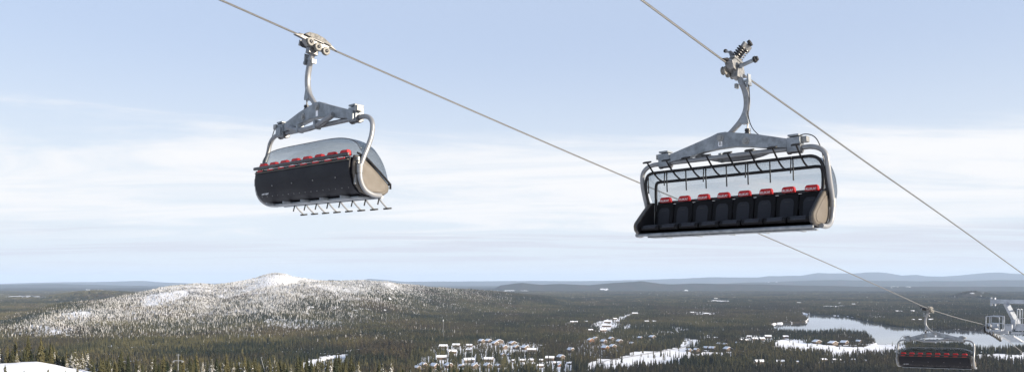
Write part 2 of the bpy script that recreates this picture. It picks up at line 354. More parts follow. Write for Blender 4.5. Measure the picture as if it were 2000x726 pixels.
def fields(x, y, z):
    u, v = to_uv(x, y, z); sc = np.maximum((v - V0) / 120, .02)
    ju = u + (fbm(x / 38, y / 38, 3) - .5) * 26 * np.clip(sc, .15, 1.2); jv = v + (fbm(x / 38 + 40, y / 38 + 7, 3) - .5) * 9 * np.clip(sc, .05, 1.2)
    far_ = sstep(6000, 9000, y); jv = jv + far_ * (fbm(x / 260, y / 900, 3) - .5) * 3; ju = ju + far_ * (fbm(x / 700 + 3, y / 900, 3) - .5) * 20
    r = np.hypot(x, y)
    snow = np.clip((fbm(x / 30, y / 30, 3) - .60) * 5, 0, .7) * sstep(1500, 2200, r) * (1 - sstep(5000, 7000, r)); keep = np.ones(x.shape)
    front = (y > 900) & (np.abs(x) < y)
    for P, a, k in SNOW:
        m = inpoly(ju, jv, P) & front; snow = np.where(m, a, snow); keep = np.where(m, k, keep)
    snow = np.where((y > 7500) & (snow > .3), snow * .8 * sstep(.42, .56, fbm(x / 110, y / 1100, 3)), snow)
    lk = inpoly(u, v, LAKE) & front; pd = inpoly(u, v, POND) & front
    keep = np.where(lk | pd, 0, keep)
    warm = fbm(x / 220 + 31, y / 220, 3); warm = np.clip((warm - .45) * 2.2, 0, 1)
    for P, a in WARM:
        warm = np.where(inpoly(ju, jv, P) & front, np.maximum(warm, a), warm)
    zr = z - PLAIN
    lim = np.where(u < 640, ip(u, DC1), ip(u, DC2)) * 1.16
    frost = sstep(-55, 48, (ip(u, FROSTL) - 6 + (fbm(x / 300, y / 300, 3) - .5) * 30) - v) * (.80 + .20 * sstep(.42, .6, fbm(x / 120, y / 120 + 9, 3)))
    frost = frost * (1 - (1 - sstep(120, 260, u)) * sstep(.84, .95, y / ip(u, DC1)) * .8)
    frost = frost * (.80 + .20 * sstep(80, 190, zr)) * ((u < 1000) & (y > 2500) & (y < lim))
    snow = np.where((frost > .45) & (snow < .7), np.maximum(snow, frost * .62), snow)
    snow = np.where(r < 1100, 1.0, snow)
    return u, v, snow, keep, warm, frost, lk | pd
def build_terrain():
    az = np.concatenate([np.arange(-180, -60, 4), np.arange(-60, -36, 1.0), np.arange(-36, 36, .085), np.arange(36, 60, 1.0), np.arange(60, 180, 4)])
    q = np.concatenate([np.arange(178, 62, -.9), np.arange(62, 12, -.45), np.arange(12, 4.5, -.4)])
    rr = np.concatenate([[.5], np.geomspace(4, 330, 34), np.linspace(340, 560, 34), np.geomspace(575, 1560, 26), 284256 / q, [66000, 72000]])
    A, RR = np.meshgrid(np.radians(az), rr); X = RR * np.sin(A); Y = RR * np.cos(A)
    Z = height(X, Y); u, v, snow, keep, warm, frost, wet = fields(X, Y, Z)
    Z = np.where(wet, np.minimum(Z, PLAIN - 9), Z)
    na, nr = len(az), len(rr); n = na * nr
    me = bpy.data.meshes.new('ground'); me.vertices.add(n)
    me.vertices.foreach_set('co', np.stack([X, Y, Z], -1).astype(np.float32).ravel())
    i, j = np.meshgrid(np.arange(nr - 1), np.arange(na), indexing='ij'); j2 = (j + 1) % na
    q4 = np.stack([i * na + j, i * na + j2, (i + 1) * na + j2, (i + 1) * na + j], -1).reshape(-1, 4)[:, ::-1]
    me.loops.add(q4.size); me.loops.foreach_set('vertex_index', q4.astype(np.int32).ravel())
    me.polygons.add(len(q4)); me.polygons.foreach_set('loop_start', (np.arange(len(q4)) * 4).astype(np.int32))
    me.update(calc_edges=True); me.polygons.foreach_set('use_smooth', np.ones(len(q4), bool))
    for nm, arr in (('snow', snow), ('warm', warm), ('frost', frost)):
        a = me.attributes.new(nm, 'FLOAT', 'POINT'); a.data.foreach_set('value', arr.astype(np.float32).ravel())
    o = bpy.data.objects.new('ground', me); COL.objects.link(o)
    tag(o, 'snowy forest floor of the hill, valley and fells', None, None, 'structure')
    m = bpy.data.materials.new('snow_and_forest_floor'); m.use_nodes = True; t = m.node_tree; b = t.nodes['Principled BSDF']; b.inputs['Roughness'].default_value = .85
    b.inputs['Specular IOR Level'].default_value = 0
    def att(nm):
        k = t.nodes.new('ShaderNodeAttribute'); k.attribute_name = nm; return k.outputs['Fac']
    tc = t.nodes.new('ShaderNodeTexCoord')
    def nz(s, d=5):
        k = t.nodes.new('ShaderNodeTexNoise'); k.inputs['Scale'].default_value = s; k.inputs['Detail'].default_value = d; k.inputs['Roughness'].default_value = .7
        t.links.new(tc.outputs['Object'], k.inputs[0]); return k.outputs[0]
    def mx(f, a, c):
        k = t.nodes.new('ShaderNodeMix'); k.data_type = 'RGBA'; t.links.new(f, k.inputs[0])
        for s, q_ in ((6, a), (7, c)):
            if isinstance(q_, tuple): k.inputs[s].default_value = (*q_, 1)
            else: t.links.new(q_, k.inputs[s])
        return k.outputs[2]
    def mr(x, lo, hi, a=0, c=1):
        k = t.nodes.new('ShaderNodeMapRange'); t.links.new(x, k.inputs[0]); k.inputs[1].default_value = lo; k.inputs[2].default_value = hi; k.inputs[3].default_value = a; k.inputs[4].default_value = c; return k.outputs[0]
    floor = mx(mr(nz(.02), .35, .65), (.028, .032, .020), (.045, .045, .029))
    floor = mx(att('warm'), floor, (.060, .044, .032))
    ad = t.nodes.new('ShaderNodeMath'); ad.operation = 'ADD'; t.links.new(att('snow'), ad.inputs[0]); t.links.new(mr(nz(.09, 6), .3, .7, -.22, .22), ad.inputs[1])
    sn = mr(ad.outputs[0], .38, .62)
    colr = mx(sn, floor, (.79, .79, .80))
    t.links.new(colr, b.inputs['Base Color'])
    bp_ = t.nodes.new('ShaderNodeBump'); bp_.inputs['Strength'].default_value = .6; bp_.inputs['Distance'].default_value = 1.2
    t.links.new(nz(.12, 4), bp_.inputs['Height']); t.links.new(bp_.outputs[0], b.inputs['Normal'])
    me.materials.append(m); return o
build_terrain()
def plain_pt(u, v, z=PLAIN):
    D = -z * F_PX / (v - V0); return ((u - 1000) * D / F_PX, D, z)
def water(name, poly, zl, label, rough, bs):
    vs = [plain_pt(*p_, zl) for p_ in poly]
    import bmesh
    me = bpy.data.meshes.new(name); bm = bmesh.new(); f = bm.faces.new([bm.verts.new(p_) for p_ in vs]); bmesh.ops.triangulate(bm, faces=[f]); bmesh.ops.recalc_face_normals(bm, faces=bm.faces)
    for f in bm.faces:
        if f.normal.z < 0: f.normal_flip()
    bm.to_mesh(me); bm.free()
    m = bpy.data.materials.new(name + '_surface'); m.use_nodes = True; t = m.node_tree; b = t.nodes['Principled BSDF']
    tc = t.nodes.new('ShaderNodeTexCoord'); n = t.nodes.new('ShaderNodeTexNoise'); n.inputs['Scale'].default_value = .006; n.inputs['Detail'].default_value = 7; t.links.new(tc.outputs['Object'], n.inputs[0])
    r = t.nodes.new('ShaderNodeMapRange'); t.links.new(n.outputs[0], r.inputs[0]); r.inputs[1].default_value = .35; r.inputs[2].default_value = .7; r.inputs[3].default_value = rough * .6; r.inputs[4].default_value = rough * 1.6
    t.links.new(r.outputs[0], b.inputs['Roughness'])
    x = t.nodes.new('ShaderNodeMix'); x.data_type = 'RGBA'; t.links.new(r.outputs[0], x.inputs[0]); b.inputs['IOR'].default_value = 1.24
    r3 = t.nodes.new('ShaderNodeMapRange'); t.links.new(n.outputs[0], r3.inputs[0]); r3.inputs[1].default_value = .4; r3.inputs[2].default_value = .68
    t.links.new(r3.outputs[0], x.inputs[0]); x.inputs[6].default_value = bs[0]; x.inputs[7].default_value = bs[1]; t.links.new(x.outputs[2], b.inputs['Base Color'])
    bn = t.nodes.new('ShaderNodeBump'); bn.inputs['Strength'].default_value = .03; bn.inputs['Distance'].default_value = .1
    n2_ = t.nodes.new('ShaderNodeTexNoise'); n2_.inputs['Scale'].default_value = .25; n2_.inputs['Detail'].default_value = 3; t.links.new(tc.outputs['Object'], n2_.inputs[0])
    t.links.new(n2_.outputs[0], bn.inputs['Height']); t.links.new(bn.outputs[0], b.inputs['Normal'])
    me.materials.append(m); o = bpy.data.objects.new(name, me); COL.objects.link(o); return tag(o, label, None, None, 'structure')
LZ = PLAIN - 2.6
water('lake', [(u, V0 + (v - V0)) for u, v in [(1490, 622), (1560, 606), (1640, 610), (1700, 622), (1800, 635), (2260, 645), (2260, 692), (1900, 688), (1750, 677), (1690, 672), (1680, 660), (1640, 655), (1560, 655), (1490, 650)]], LZ, 'thinly frozen pale lake behind the forest', .035, ((.03, .036, .045, 1), (.16, .18, .21, 1)))
water('pond', [(624, 690), (682, 690), (684, 716), (622, 718)], LZ, 'small dark pond with snowy shore in the forest', .12, ((.02, .02, .02, 1), (.05, .05, .05, 1)))

# ------------------------------------------------------------------ trees
def foliage_mat(name, inst=True):
    m = bpy.data.materials.new(name); m.use_nodes = True; t = m.node_tree; b = t.nodes['Principled BSDF']; b.inputs['Roughness'].default_value = .8; b.inputs['Specular IOR Level'].default_value = .15
    def mx(f, a, c):
        k = t.nodes.new('ShaderNodeMix'); k.data_type = 'RGBA'
        if isinstance(f, float): k.inputs[0].default_value = f
        else: t.links.new(f, k.inputs[0])
        for s, q_ in ((6, a), (7, c)):
            if isinstance(q_, tuple): k.inputs[s].default_value = (*q_, 1)
            else: t.links.new(q_, k.inputs[s])
        return k.outputs[2]
    def mth(op, a, c, clamp=True):
        k = t.nodes.new('ShaderNodeMath'); k.operation = op; k.use_clamp = clamp
        for i_, q_ in enumerate((a, c)):
            if isinstance(q_, (int, float)): k.inputs[i_].default_value = q_
            else: t.links.new(q_, k.inputs[i_])
        return k.outputs[0]
    tc = t.nodes.new('ShaderNodeTexCoord'); n = t.nodes.new('ShaderNodeTexNoise'); n.inputs['Scale'].default_value = .9; n.inputs['Detail'].default_value = 4; n.inputs['Roughness'].default_value = .75
    t.links.new(tc.outputs['Object'], n.inputs[0])
    oi = t.nodes.new('ShaderNodeObjectInfo')
    if inst:
        a = t.nodes.new('ShaderNodeAttribute'); a.attribute_type = 'INSTANCER'; a.attribute_name = 'frost'; fr = a.outputs['Fac']
        a = t.nodes.new('ShaderNodeAttribute'); a.attribute_type = 'INSTANCER'; a.attribute_name = 'warm'; wm = a.outputs['Fac']
        a = t.nodes.new('ShaderNodeAttribute'); a.attribute_type = 'INSTANCER'; a.attribute_name = 'tint'; ti = a.outputs['Fac']
    else:
        a = t.nodes.new('ShaderNodeAttribute'); a.attribute_type = 'OBJECT'; a.attribute_name = 'snow_load'; fr = a.outputs['Fac']
        ti = mth('MULTIPLY', oi.outputs['Random'], .75); wm = mth('MULTIPLY', oi.outputs['Random'], .12)
    c = mx(ti, (.014, .021, .010), (.125, .110, .045))
    c = mx(wm, c, (.095, .062, .038))
    c = mx(mth('MULTIPLY', n.outputs[0], .35), c, (.02, .025, .014))
    gm = t.nodes.new('ShaderNodeNewGeometry'); sp = t.nodes.new('ShaderNodeSeparateXYZ'); t.links.new(gm.outputs['True Normal'], sp.inputs[0])
    up = mth('ABSOLUTE', sp.outputs[2], 0)
    s = mth('ADD', mth('MULTIPLY', fr, 1.25, False), mth('MULTIPLY', mth('SUBTRACT', n.outputs[0], .5, False), 1.6, False), False)
    s = mth('ADD', s, mth('MULTIPLY', mth('SUBTRACT', up, .6, False), .5, False), False)
    k = t.nodes.new('ShaderNodeMapRange'); t.links.new(s, k.inputs[0]); k.inputs[1].default_value = .34; k.inputs[2].default_value = .72; k.inputs[4].default_value = .93
    c = mx(k.outputs[0], c, (.74, .73, .72)); t.links.new(c, b.inputs['Base Color'])
    return m
M['foliage'] = foliage_mat('spruce_needles'); M['foliage_near'] = foliage_mat('snow_dusted_needles', False)
M['bark'] = mat('spruce_bark', (.07, .052, .04), .9, 0, (3, (.11, .085, .065), .4, .7))
def spruce_crown(rs, h, rad, whorls, br, low=.06, jag=.35, spiky=True):
    mb = MB()
    for i in range(whorls):
        t = i / (whorls - 1); z = h * (low + (1 - low) * t); r = rad * ((1 - t) ** .8) * rs.uniform(.78, 1.15) + .05 * rad
        if not spiky: r = rad * math.sin(math.pi * min(1, .18 + .82 * t)) ** .6 * rs.uniform(.7, 1.15) + .05
        off = rs.uniform(0, 6.28); dh = h / whorls
        for k in range(br):
            a = off + 6.283 * (k + rs.uniform(-.25, .25)) / br; ll = r * rs.uniform(1 - jag, 1 + jag * .5); w_ = ll * rs.uniform(.42, .62)
            dx, dy = math.cos(a), math.sin(a); nx, ny = -dy, dx
            dr = dh * rs.uniform(.8, 1.5)
            z0 = z + dh * rs.uniform(.3, .9)
            p0 = (dx * .02, dy * .02, z0); pm1 = (dx * ll * .55 + nx * w_ * .5, dy * ll * .55 + ny * w_ * .5, z - dr * .35); pm2 = (dx * ll * .55 - nx * w_ * .5, dy * ll * .55 - ny * w_ * .5, z - dr * .35)
            tip = (dx * ll, dy * ll, z - dr * .75 + rs.uniform(-.1, .1)); dn = (dx * ll * .5, dy * ll * .5, z - dr * 1.25)
            mb.add([p0, pm1, tip, pm2, dn], [(0, 1, 2, 3), (1, 4, 2), (3, 2, 4)])
    mb.add([(0, 0, h * 1.04), (.07 * rad, 0, h * .93), (-.05 * rad, .06 * rad, h * .93), (-.03 * rad, -.07 * rad, h * .93)], [(0, 1, 2), (0, 2, 3), (0, 3, 1)])
    return mb
def bare_crown(rs, h, rad):
    mb = MB()
    for i in range(46):
        t = rs.uniform(.25, 1); a = rs.uniform(0, 6.28); z = h * t; ll = rad * (1.15 - t) * rs.uniform(.5, 1.2); zz_ = z + ll * rs.uniform(.6, 1.4)
        x, y = math.cos(a), math.sin(a); w_ = .16
        mb.add([(0, 0, z - ll * .4), (x * ll - y * w_, y * ll + x * w_, min(h, zz_)), (x * ll * 1.1, y * ll * 1.1, min(h, zz_ + .5)), (x * ll + y * w_, y * ll - x * w_, min(h, zz_ - .2))], [(0, 1, 2), (0, 2, 3)])
    return mb
def trunk_mb(h, r): 
    return MB().tube([(0, 0, -.8), (.03, 0, h * .3), (0, .03, h * .92)], [r, r * .75, r * .15], 6)
srcs = bpy.data.collections.new('forest_tree_kinds'); far_srcs = bpy.data.collections.new('forest_clump_kinds')
def source(nm, mb, tr, coll):
    m2 = MB(); m2.add(mb.v, mb.f); m2.m = 1; m2.add(tr.v, tr.f)
    me = bpy.data.meshes.new(nm); me.from_pydata(m2.v, [], m2.f); me.materials.append(M['foliage']); me.materials.append(M['bark']); me.polygons.foreach_set('material_index', m2.mi)
    o = bpy.data.objects.new(nm, me); coll.objects.link(o); return o
rs = random.Random(5)
for i, (h, rad, wh, br, sp_) in enumerate([(15, 1.75, 11, 6, True), (13, 1.6, 10, 6, True), (17, 1.9, 12, 6, True), (12, 1.9, 8, 6, True), (13.5, 2.1, 7, 6, False)]):
    source('kind_%d' % i, spruce_crown(rs, h, rad, wh, br, .10 if sp_ else .32, .35, sp_), trunk_mb(h, .17), srcs)
source('kind_5', bare_crown(rs, 12, 2.6), trunk_mb(11.5, .13), srcs)
for i in range(4):
    mb = MB(); tr = MB()
    for k in range(7):
        h = rs.uniform(10, 16); c = spruce_crown(rs, h, rs.uniform(1.7, 2.4), 4, 5, .1, .3, rs.random() < .75); ox, oy = rs.uniform(-10, 10), rs.uniform(-10, 10)
        mb.add([(a + ox, b + oy, c_) for a, b, c_ in c.v], c.f)
    tr.add([(0, 0, 0), (.1, 0, 0), (0, .1, 0)], [(0, 1, 2)])
    source('clump_%d' % i, mb, tr, far_srcs)
# houses are placed first so that no tree stands in them: (u, v of the wall foot, width in px, kind)
HOUSES = []
def H(u, v, w, k, lab, grp='cabins of the village in the forest'): HOUSES.append((u, v, w, k, lab, grp))
ords = ['leftmost', 'second', 'third', 'fourth', 'fifth', 'sixth', 'seventh', 'eighth', 'ninth', 'tenth', 'eleventh', 'twelfth']
def row(items, what, where):
    n = len(items)
    for i, (u, v, w, k) in enumerate(sorted(items)):
        o_ = 'leftmost' if i == 0 else ('rightmost' if i == n - 1 else ords[i] + ' from the left')
        kind = {'L': 'long white roofed lodge', 'G': 'gabled log cabin', 'O': 'orange cabin with a snowy roof'}[k]
        H(u, v, w, k, '%s, %s %s' % (kind, o_, where))
row([(866, 679.8, 18, 'L'), (891, 677.5, 16, 'L'), (916.7, 677, 13, 'L')], '', 'in the top left village row')
row([(884, 690, 17, 'L'), (915.4, 685.5, 12, 'L')], '', 'just below the top left village row')
row([(863, 702, 23, 'L'), (916, 707.5, 23, 'L'), (954, 706, 22, 'L')], '', 'in the row of three wide village lodges')
row([(940.7, 669, 11.5, 'G'), (954, 668.6, 11.5, 'G'), (975, 669.5, 17, 'G'), (1001.6, 673.5, 17, 'G'), (1025.7, 682, 16, 'G')], '', 'in the topmost row of gabled cabins')
row([(967, 673.5, 13.6, 'G'), (983.6, 681, 14, 'G'), (1008, 681, 13, 'G'), (1038.5, 687, 20, 'L')], '', 'just under the topmost gabled cabins')
row([(982.5, 695, 9.5, 'G'), (995, 695, 8, 'G')], '', 'of the small pair between bare birches')
row([(815, 721, 12, 'G'), (827, 717, 15, 'G'), (848.6, 719, 16, 'G'), (877, 718, 16, 'G'), (901, 717, 10, 'G'), (927.7, 718.5, 15, 'G'), (952.8, 718, 15, 'G'), (972.7, 717, 11, 'G')], '', 'in the lowest village row')
row([(1002, 706.5, 8, 'L'), (1020.7, 706, 12.5, 'L'), (1037, 705.5, 11.5, 'L'), (1056, 705.5, 10.5, 'L'), (1074, 703.4, 19, 'L'), (1095.5, 701.3, 15, 'G')], '', 'in the right village row')
row([(1028.6, 714, 14, 'L'), (1040.6, 712.8, 10.5, 'L'), (1055, 717, 14, 'L'), (1086.6, 711.7, 14.6, 'L'), (1092.6, 715, 9, 'O'), (1111.5, 711.7, 9, 'L')], '', 'in the lowest right village row')
row([(1121, 631, 16, 'L'), (1145.5, 628.5, 6, 'L'), (1186.5, 630, 16, 'L'), (1201, 624, 8, 'L'), (1206, 629, 8, 'L'), (1263, 629.5, 9, 'L'), (1278, 629.5, 9, 'L')], '', 'in the line beyond the dense forest')
row([(1153.5, 646.5, 10, 'L'), (1178, 647, 15, 'L'), (1184.5, 638, 22, 'L')], '', 'of the three around the upper clearing')
row([(1154, 667, 13, 'O'), (1163, 663.5, 10, 'G'), (1179, 669.5, 11, 'G'), (1194, 664.5, 11, 'G'), (1210, 669.5, 12, 'G'), (1234, 673, 9, 'G'), (1250, 661.5, 8, 'G'), (1274, 661, 12, 'G')], '', 'in the scattered row above the snowy road')
row([(1115, 687, 14, 'G'), (1182, 682.5, 13, 'O'), (1197, 680, 13, 'G')], '', 'just above the road end')
row([(1345, 685.5, 9, 'G'), (1360, 685.5, 10, 'G'), (1379, 682, 10, 'G'), (1391, 683, 11, 'G'), (1421, 685, 16, 'G')], '', 'along the far edge of the snowfield')
row([(1404, 673.5, 8, 'G'), (1416, 674.5, 8, 'G'), (1440, 672, 8, 'G')], '', 'of the three behind the snowfield')
row([(1398, 661, 8, 'L'), (1447, 665, 6, 'L'), (1457, 666, 10, 'L'), (1463, 659, 10, 'L'), (1474, 664, 12, 'L'), (1488, 664, 12, 'L'), (1500, 660, 14, 'L'), (1534, 660, 12, 'L')], '', 'in the line left of the lake')
row([(1595.5, 670.5, 17, 'G'), (1627, 673, 21, 'G'), (1649, 672, 15, 'G'), (1677, 669, 9, 'G')], '', 'on the wooded lake point')
row([(1483, 711, 20, 'L'), (1524, 710, 17, 'L'), (1557, 709, 7, 'L')], '', 'among dark trees below the lake')
row([(1609, 705, 13, 'L'), (1631, 705, 11, 'L'), (1641, 705.5, 6, 'L'), (1665, 705, 11, 'L'), (1690, 707, 6, 'L')], '', 'in the line left of the lowest chair')
row([(1752, 609, 7, 'L'), (1760, 609, 6, 'L'), (1782, 609, 8, 'L')], '', 'high on the far side of the lake')
row([(1784, 625.5, 7, 'L'), (1797, 625.5, 7, 'L'), (1818, 626, 9, 'L')], '', 'near the far lake shore')
row([(1352, 612, 8, 'L'), (1380, 614, 10, 'L'), (1398, 583.5, 8, 'L'), (1240, 613.5, 12, 'L')], '', 'of the lone roofs in the far forest')
row([(1560, 592, 8, 'L'), (1640, 593, 6, 'L'), (1667, 595, 7, 'L')], '', 'of the tiny roofs beyond the lake')
hp = []
for u, v, w_, k, lab, grp in HOUSES:
    x, y, z = plain_pt(u, v)
    for _ in range(4):
        z = float(height(x, y)); D = -z * F_PX / (v - V0); x, y = (u - 1000) * D / F_PX, D
    hp.append((x, y, float(height(x, y)), w_ * y / F_PX))
HP = np.array(hp)
def clear_of_houses(x, y, strict=1.0):
    ok = np.ones(x.shape, bool); rnd = rng.random(x.shape)
    for hx, hy, hz, hw in hp:
        dx = (x - hx) + (hy - y) * hx / hy
        ok &= ~((np.abs(dx) < hw * .62 * strict) & (y < hy + hw * .9) & (y > hy - hw * .5 - 22 * strict))
        ok &= ~((np.abs(dx) < hw * .55) & (y < hy) & (y > hy - 90) & (rnd < .88))
    return ok
def sample_band(D0, D1, spacing, margin=1.12):
    area = margin * 2000 / F_PX * (D1 ** 2 - D0 ** 2) / 2; n = int(area / spacing ** 2)
    D = np.sqrt(rng.uniform(D0 ** 2, D1 ** 2, n)); u = rng.uniform(1000 - 1000 * margin, 1000 + 1000 * margin, n)
    x = (u - 1000) * D / F_PX; z = height(x, D); return x, D, z
# terrain skyline table, to leave out trees on the far side of the fell
_ub = np.arange(-260, 2261, 4.0); _db = np.concatenate([np.arange(1500, 9000, 40), np.arange(9000, 16000, 200)])
_U, _D = np.meshgrid(_ub, _db, indexing='ij'); _Z = height((_U - 1000) * _D / F_PX, _D); _V = V0 - F_PX * _Z / _D
_run = np.minimum.accumulate(_V, axis=1)
def visible(x, y, z, h=15, slack=5):
    u, v = to_uv(x, y, z); i = np.clip(((u + 260) / 4).astype(int), 0, len(_ub) - 1); j = np.clip(np.searchsorted(_db, y) - 1, 0, len(_db) - 1)
    return v - h * F_PX / y < _run[i, j] + slack
def forest_points(D0, D1, spacing, clump=False):
    x, y, z = sample_band(D0, D1, spacing); u, v, snow, keep, warm, frost, wet = fields(x, y, z)
    dens = .45 + .55 * sstep(.32, .56, fbm(x / 70, y / 70, 3))
    dens = np.where(snow > .25, np.minimum(dens, .9), dens)
    ok = (rng.random(x.size) < keep * dens) & visible(x, y, z)
    if not clump: ok &= clear_of_houses(x, y) 
    else: ok &= clear_of_houses(x, y, 1.5) & (keep > .6)
    # nothing in the water itself
    for du, dv in ((0, 0),): 
        uu, vv = u + du, v + dv; ok &= ~(inpoly(uu, vv, LAKE) | inpoly(uu, vv, POND))
    return x[ok], y[ok], z[ok], warm[ok], frost[ok]
def make_forest(name, pts, coll, kinds, label, smin, smax):
    x, y, z, warm, frost = pts; n = len(x)
    me = bpy.data.meshes.new(name); me.vertices.add(n); me.vertices.foreach_set('co', np.stack([x, y, z], -1).astype(np.float32).ravel())
    sc_ = rng.uniform(smin, smax, n) * (1.28 - .28 * sstep(1700, 2400, y)) * (1 - .28 * frost) * (.62 + .78 * fbm(x / 110, y / 110 + 3, 3))
    tint = np.clip(rng.normal(.38, .30, n) + (fbm(x / 150, y / 150 + 50, 3) - .5) * 1.5 + (fbm(x / 700, y / 700 + 20, 2) - .5) * 1.3, 0, 1)
    kd = rng.integers(0, kinds, n)
    if kinds == 6:
        kd = rng.choice([0, 1, 2, 3, 0, 1, 2, 4], n); kd = np.where((rng.random(n) < np.clip(warm * .8, 0, .7)), rng.choice([5, 4, 5], n), kd)
    wr = np.clip(warm * rng.uniform(.3, 1.1, n) * .8, 0, 1)
    fr = np.where(rng.random(n) < .012 + .05 * sstep(.55, .7, fbm(x / 240, y / 240 + 77, 3)) + frost * .88, rng.uniform(.5, 1.0, n) * (.6 + .4 * frost), rng.uniform(0, .16, n)); fr = np.where(y < 2300, fr * .45, fr)
    for nm, a in (('sc', sc_), ('tint', tint), ('rot', rng.uniform(0, 6.283, n)), ('warm', wr), ('frost', fr)):
        q_ = me.attributes.new(nm, 'FLOAT', 'POINT'); q_.data.foreach_set('value', a.astype(np.float32))
    q_ = me.attributes.new('kindex', 'INT', 'POINT'); q_.data.foreach_set('value', kd.astype(np.int32))
    o = bpy.data.objects.new(name, me); COL.objects.link(o); tag(o, label, None, None, 'stuff')
    g = bpy.data.node_groups.new(name, 'GeometryNodeTree'); g.interface.new_socket('Geometry', in_out='INPUT', socket_type='NodeSocketGeometry'); g.interface.new_socket('Geometry', in_out='OUTPUT', socket_type='NodeSocketGeometry')
    gi = g.nodes.new('NodeGroupInput'); go = g.nodes.new('NodeGroupOutput'); ci = g.nodes.new('GeometryNodeCollectionInfo'); ci.inputs[0].default_value = coll; ci.inputs[1].default_value = True; ci.inputs[2].default_value = True
    ip_ = g.nodes.new('GeometryNodeInstanceOnPoints'); ip_.inputs['Pick Instance'].default_value = True
    def na(nm, ty='FLOAT'):
        k = g.nodes.new('GeometryNodeInputNamedAttribute'); k.data_type = ty; k.inputs[0].default_value = nm; return k.outputs[0]
    g.links.new(gi.outputs[0], ip_.inputs['Points']); g.links.new(ci.outputs[0], ip_.inputs['Instance']); g.links.new(na('kindex', 'INT'), ip_.inputs['Instance Index'])
    cx = g.nodes.new('ShaderNodeCombineXYZ'); g.links.new(na('rot'), cx.inputs[2]); g.links.new(cx.outputs[0], ip_.inputs['Rotation']); g.links.new(na('sc'), ip_.inputs['Scale'])
    g.links.new(ip_.outputs[0], go.inputs[0])
    md = o.modifiers.new('forest', 'NODES'); md.node_group = g; return n
P1 = forest_points(1460, 4300, 7.2); P2 = forest_points(4300, 6600, 9.5)
n_1 = make_forest('forest', tuple(np.concatenate([a, b]) for a, b in zip(P1, P2)), srcs, 6, 'dense spruce forest over the valley floor and the frosted fell', .72, 1.12)
n_2 = make_forest('distant_forest', forest_points(6600, 15000, 27, True), far_srcs, 4, 'far dark forest towards the horizon', .8, 1.3)
print('forest', n_1, n_2)
# individual trees
def tree_proto(nm, seed, h, rad, wh, br, low):
    r_ = random.Random(seed); e = empty(nm)
    spruce_crown(r_, h, rad, wh, br, low, .4).build('crown', 'foliage_near', e, smooth=False); trunk_mb(h, .16).build('trunk', 'bark', e); return e
protos = [tree_proto('spruce_tree', 21, 9.5, 2.0, 14, 9, .06), tree_proto('spruce_tree', 22, 8.0, 1.9, 12, 9, .05), tree_proto('spruce_tree', 23, 11, 2.1, 16, 9, .08), tree_proto('spruce_tree', 24, 6.5, 1.6, 11, 8, .03)]
used = [False] * 4
def put_tree(k, x, y, z, s_, rz, snowy, label, group):
    p = protos[k]
    if not used[k]: o = p; used[k] = True
    else: o = copy_tree(p)
    o.location = (x, y, z); o.scale = (s_, s_, s_); o.rotation_euler = (0, 0, rz); tag(o, label, 'tree', group)
    for c in o.children: c['snow_load'] = snowy
bpy.context.view_layer.update()
rt = random.Random(3)
hump = []
for u in np.arange(-60, 1010, 6.0):
    for k in range(3 if u < 180 else 2):
        uu = u + rt.uniform(-4, 4)
        D = rt.uniform(428, 480) if uu < 175 else rt.uniform(380, 470)
        if 700 < uu and rt.random() < .55: continue
        hump.append((uu, D))
rt.shuffle(hump); print('near slope trees', len(hump))
for uu, D in hump[:290]:
    x = (uu - 1000) * D / F_PX; z = float(height(x, D)); k = rt.choice([0, 1, 2, 0, 3])
    put_tree(k, x, D, z - .3, rt.uniform(.75, 1.2) * (.9 if uu > 700 else (1.3 if uu < 175 else 1.05)), rt.uniform(0, 6.28), rt.choice([.0, .08, .16, .32]),
             'snow dusted spruce behind the open snow slope at lower left' if uu < 175 else 'snow dusted spruce in the near row along the bottom edge', 'spruces on the near slope')
_n = 420; _u = rng.uniform(-150, 1050, _n); _d = rng.uniform(470, 620, _n); _x = (_u - 1000) * _d / F_PX; _z = height(_x, _d) - .3
make_forest('slope_forest', (_x, _d, _z, np.zeros(_n), np.full(_n, .08)), srcs, 6, 'spruces continuing behind the near slope crest', .6, .8)
for uu, vv, k, s_, sn, lab in ((62, 702, 1, .62, .05, 'dark lone spruce standing out on the snow slope crest'), (10, 722, 3, .9, .25, 'small spruce on the snow slope at the left frame edge'),
                               (94, 725, 3, .75, .3, 'small snowy spruce low on the open slope'), (128, 724, 3, .8, .3, 'small spruce where the snow slope meets the trees'), (33, 706, 0, .75, .25, 'slim spruce at the upper left of the snow slope'),
                               (47, 716, 3, .55, .15, 'tiny spruce in the middle of the open snow slope'), (151, 721, 2, .8, .35, 'snow laden spruce at the lower right tip of the snow slope')):
    D = 415 if vv < 710 else 385
    x = (uu - 1000) * D / F_PX; put_tree(k, x, D, float(height(x, D)) - .2, s_, 1.0, sn, lab, 'spruces on the near slope')

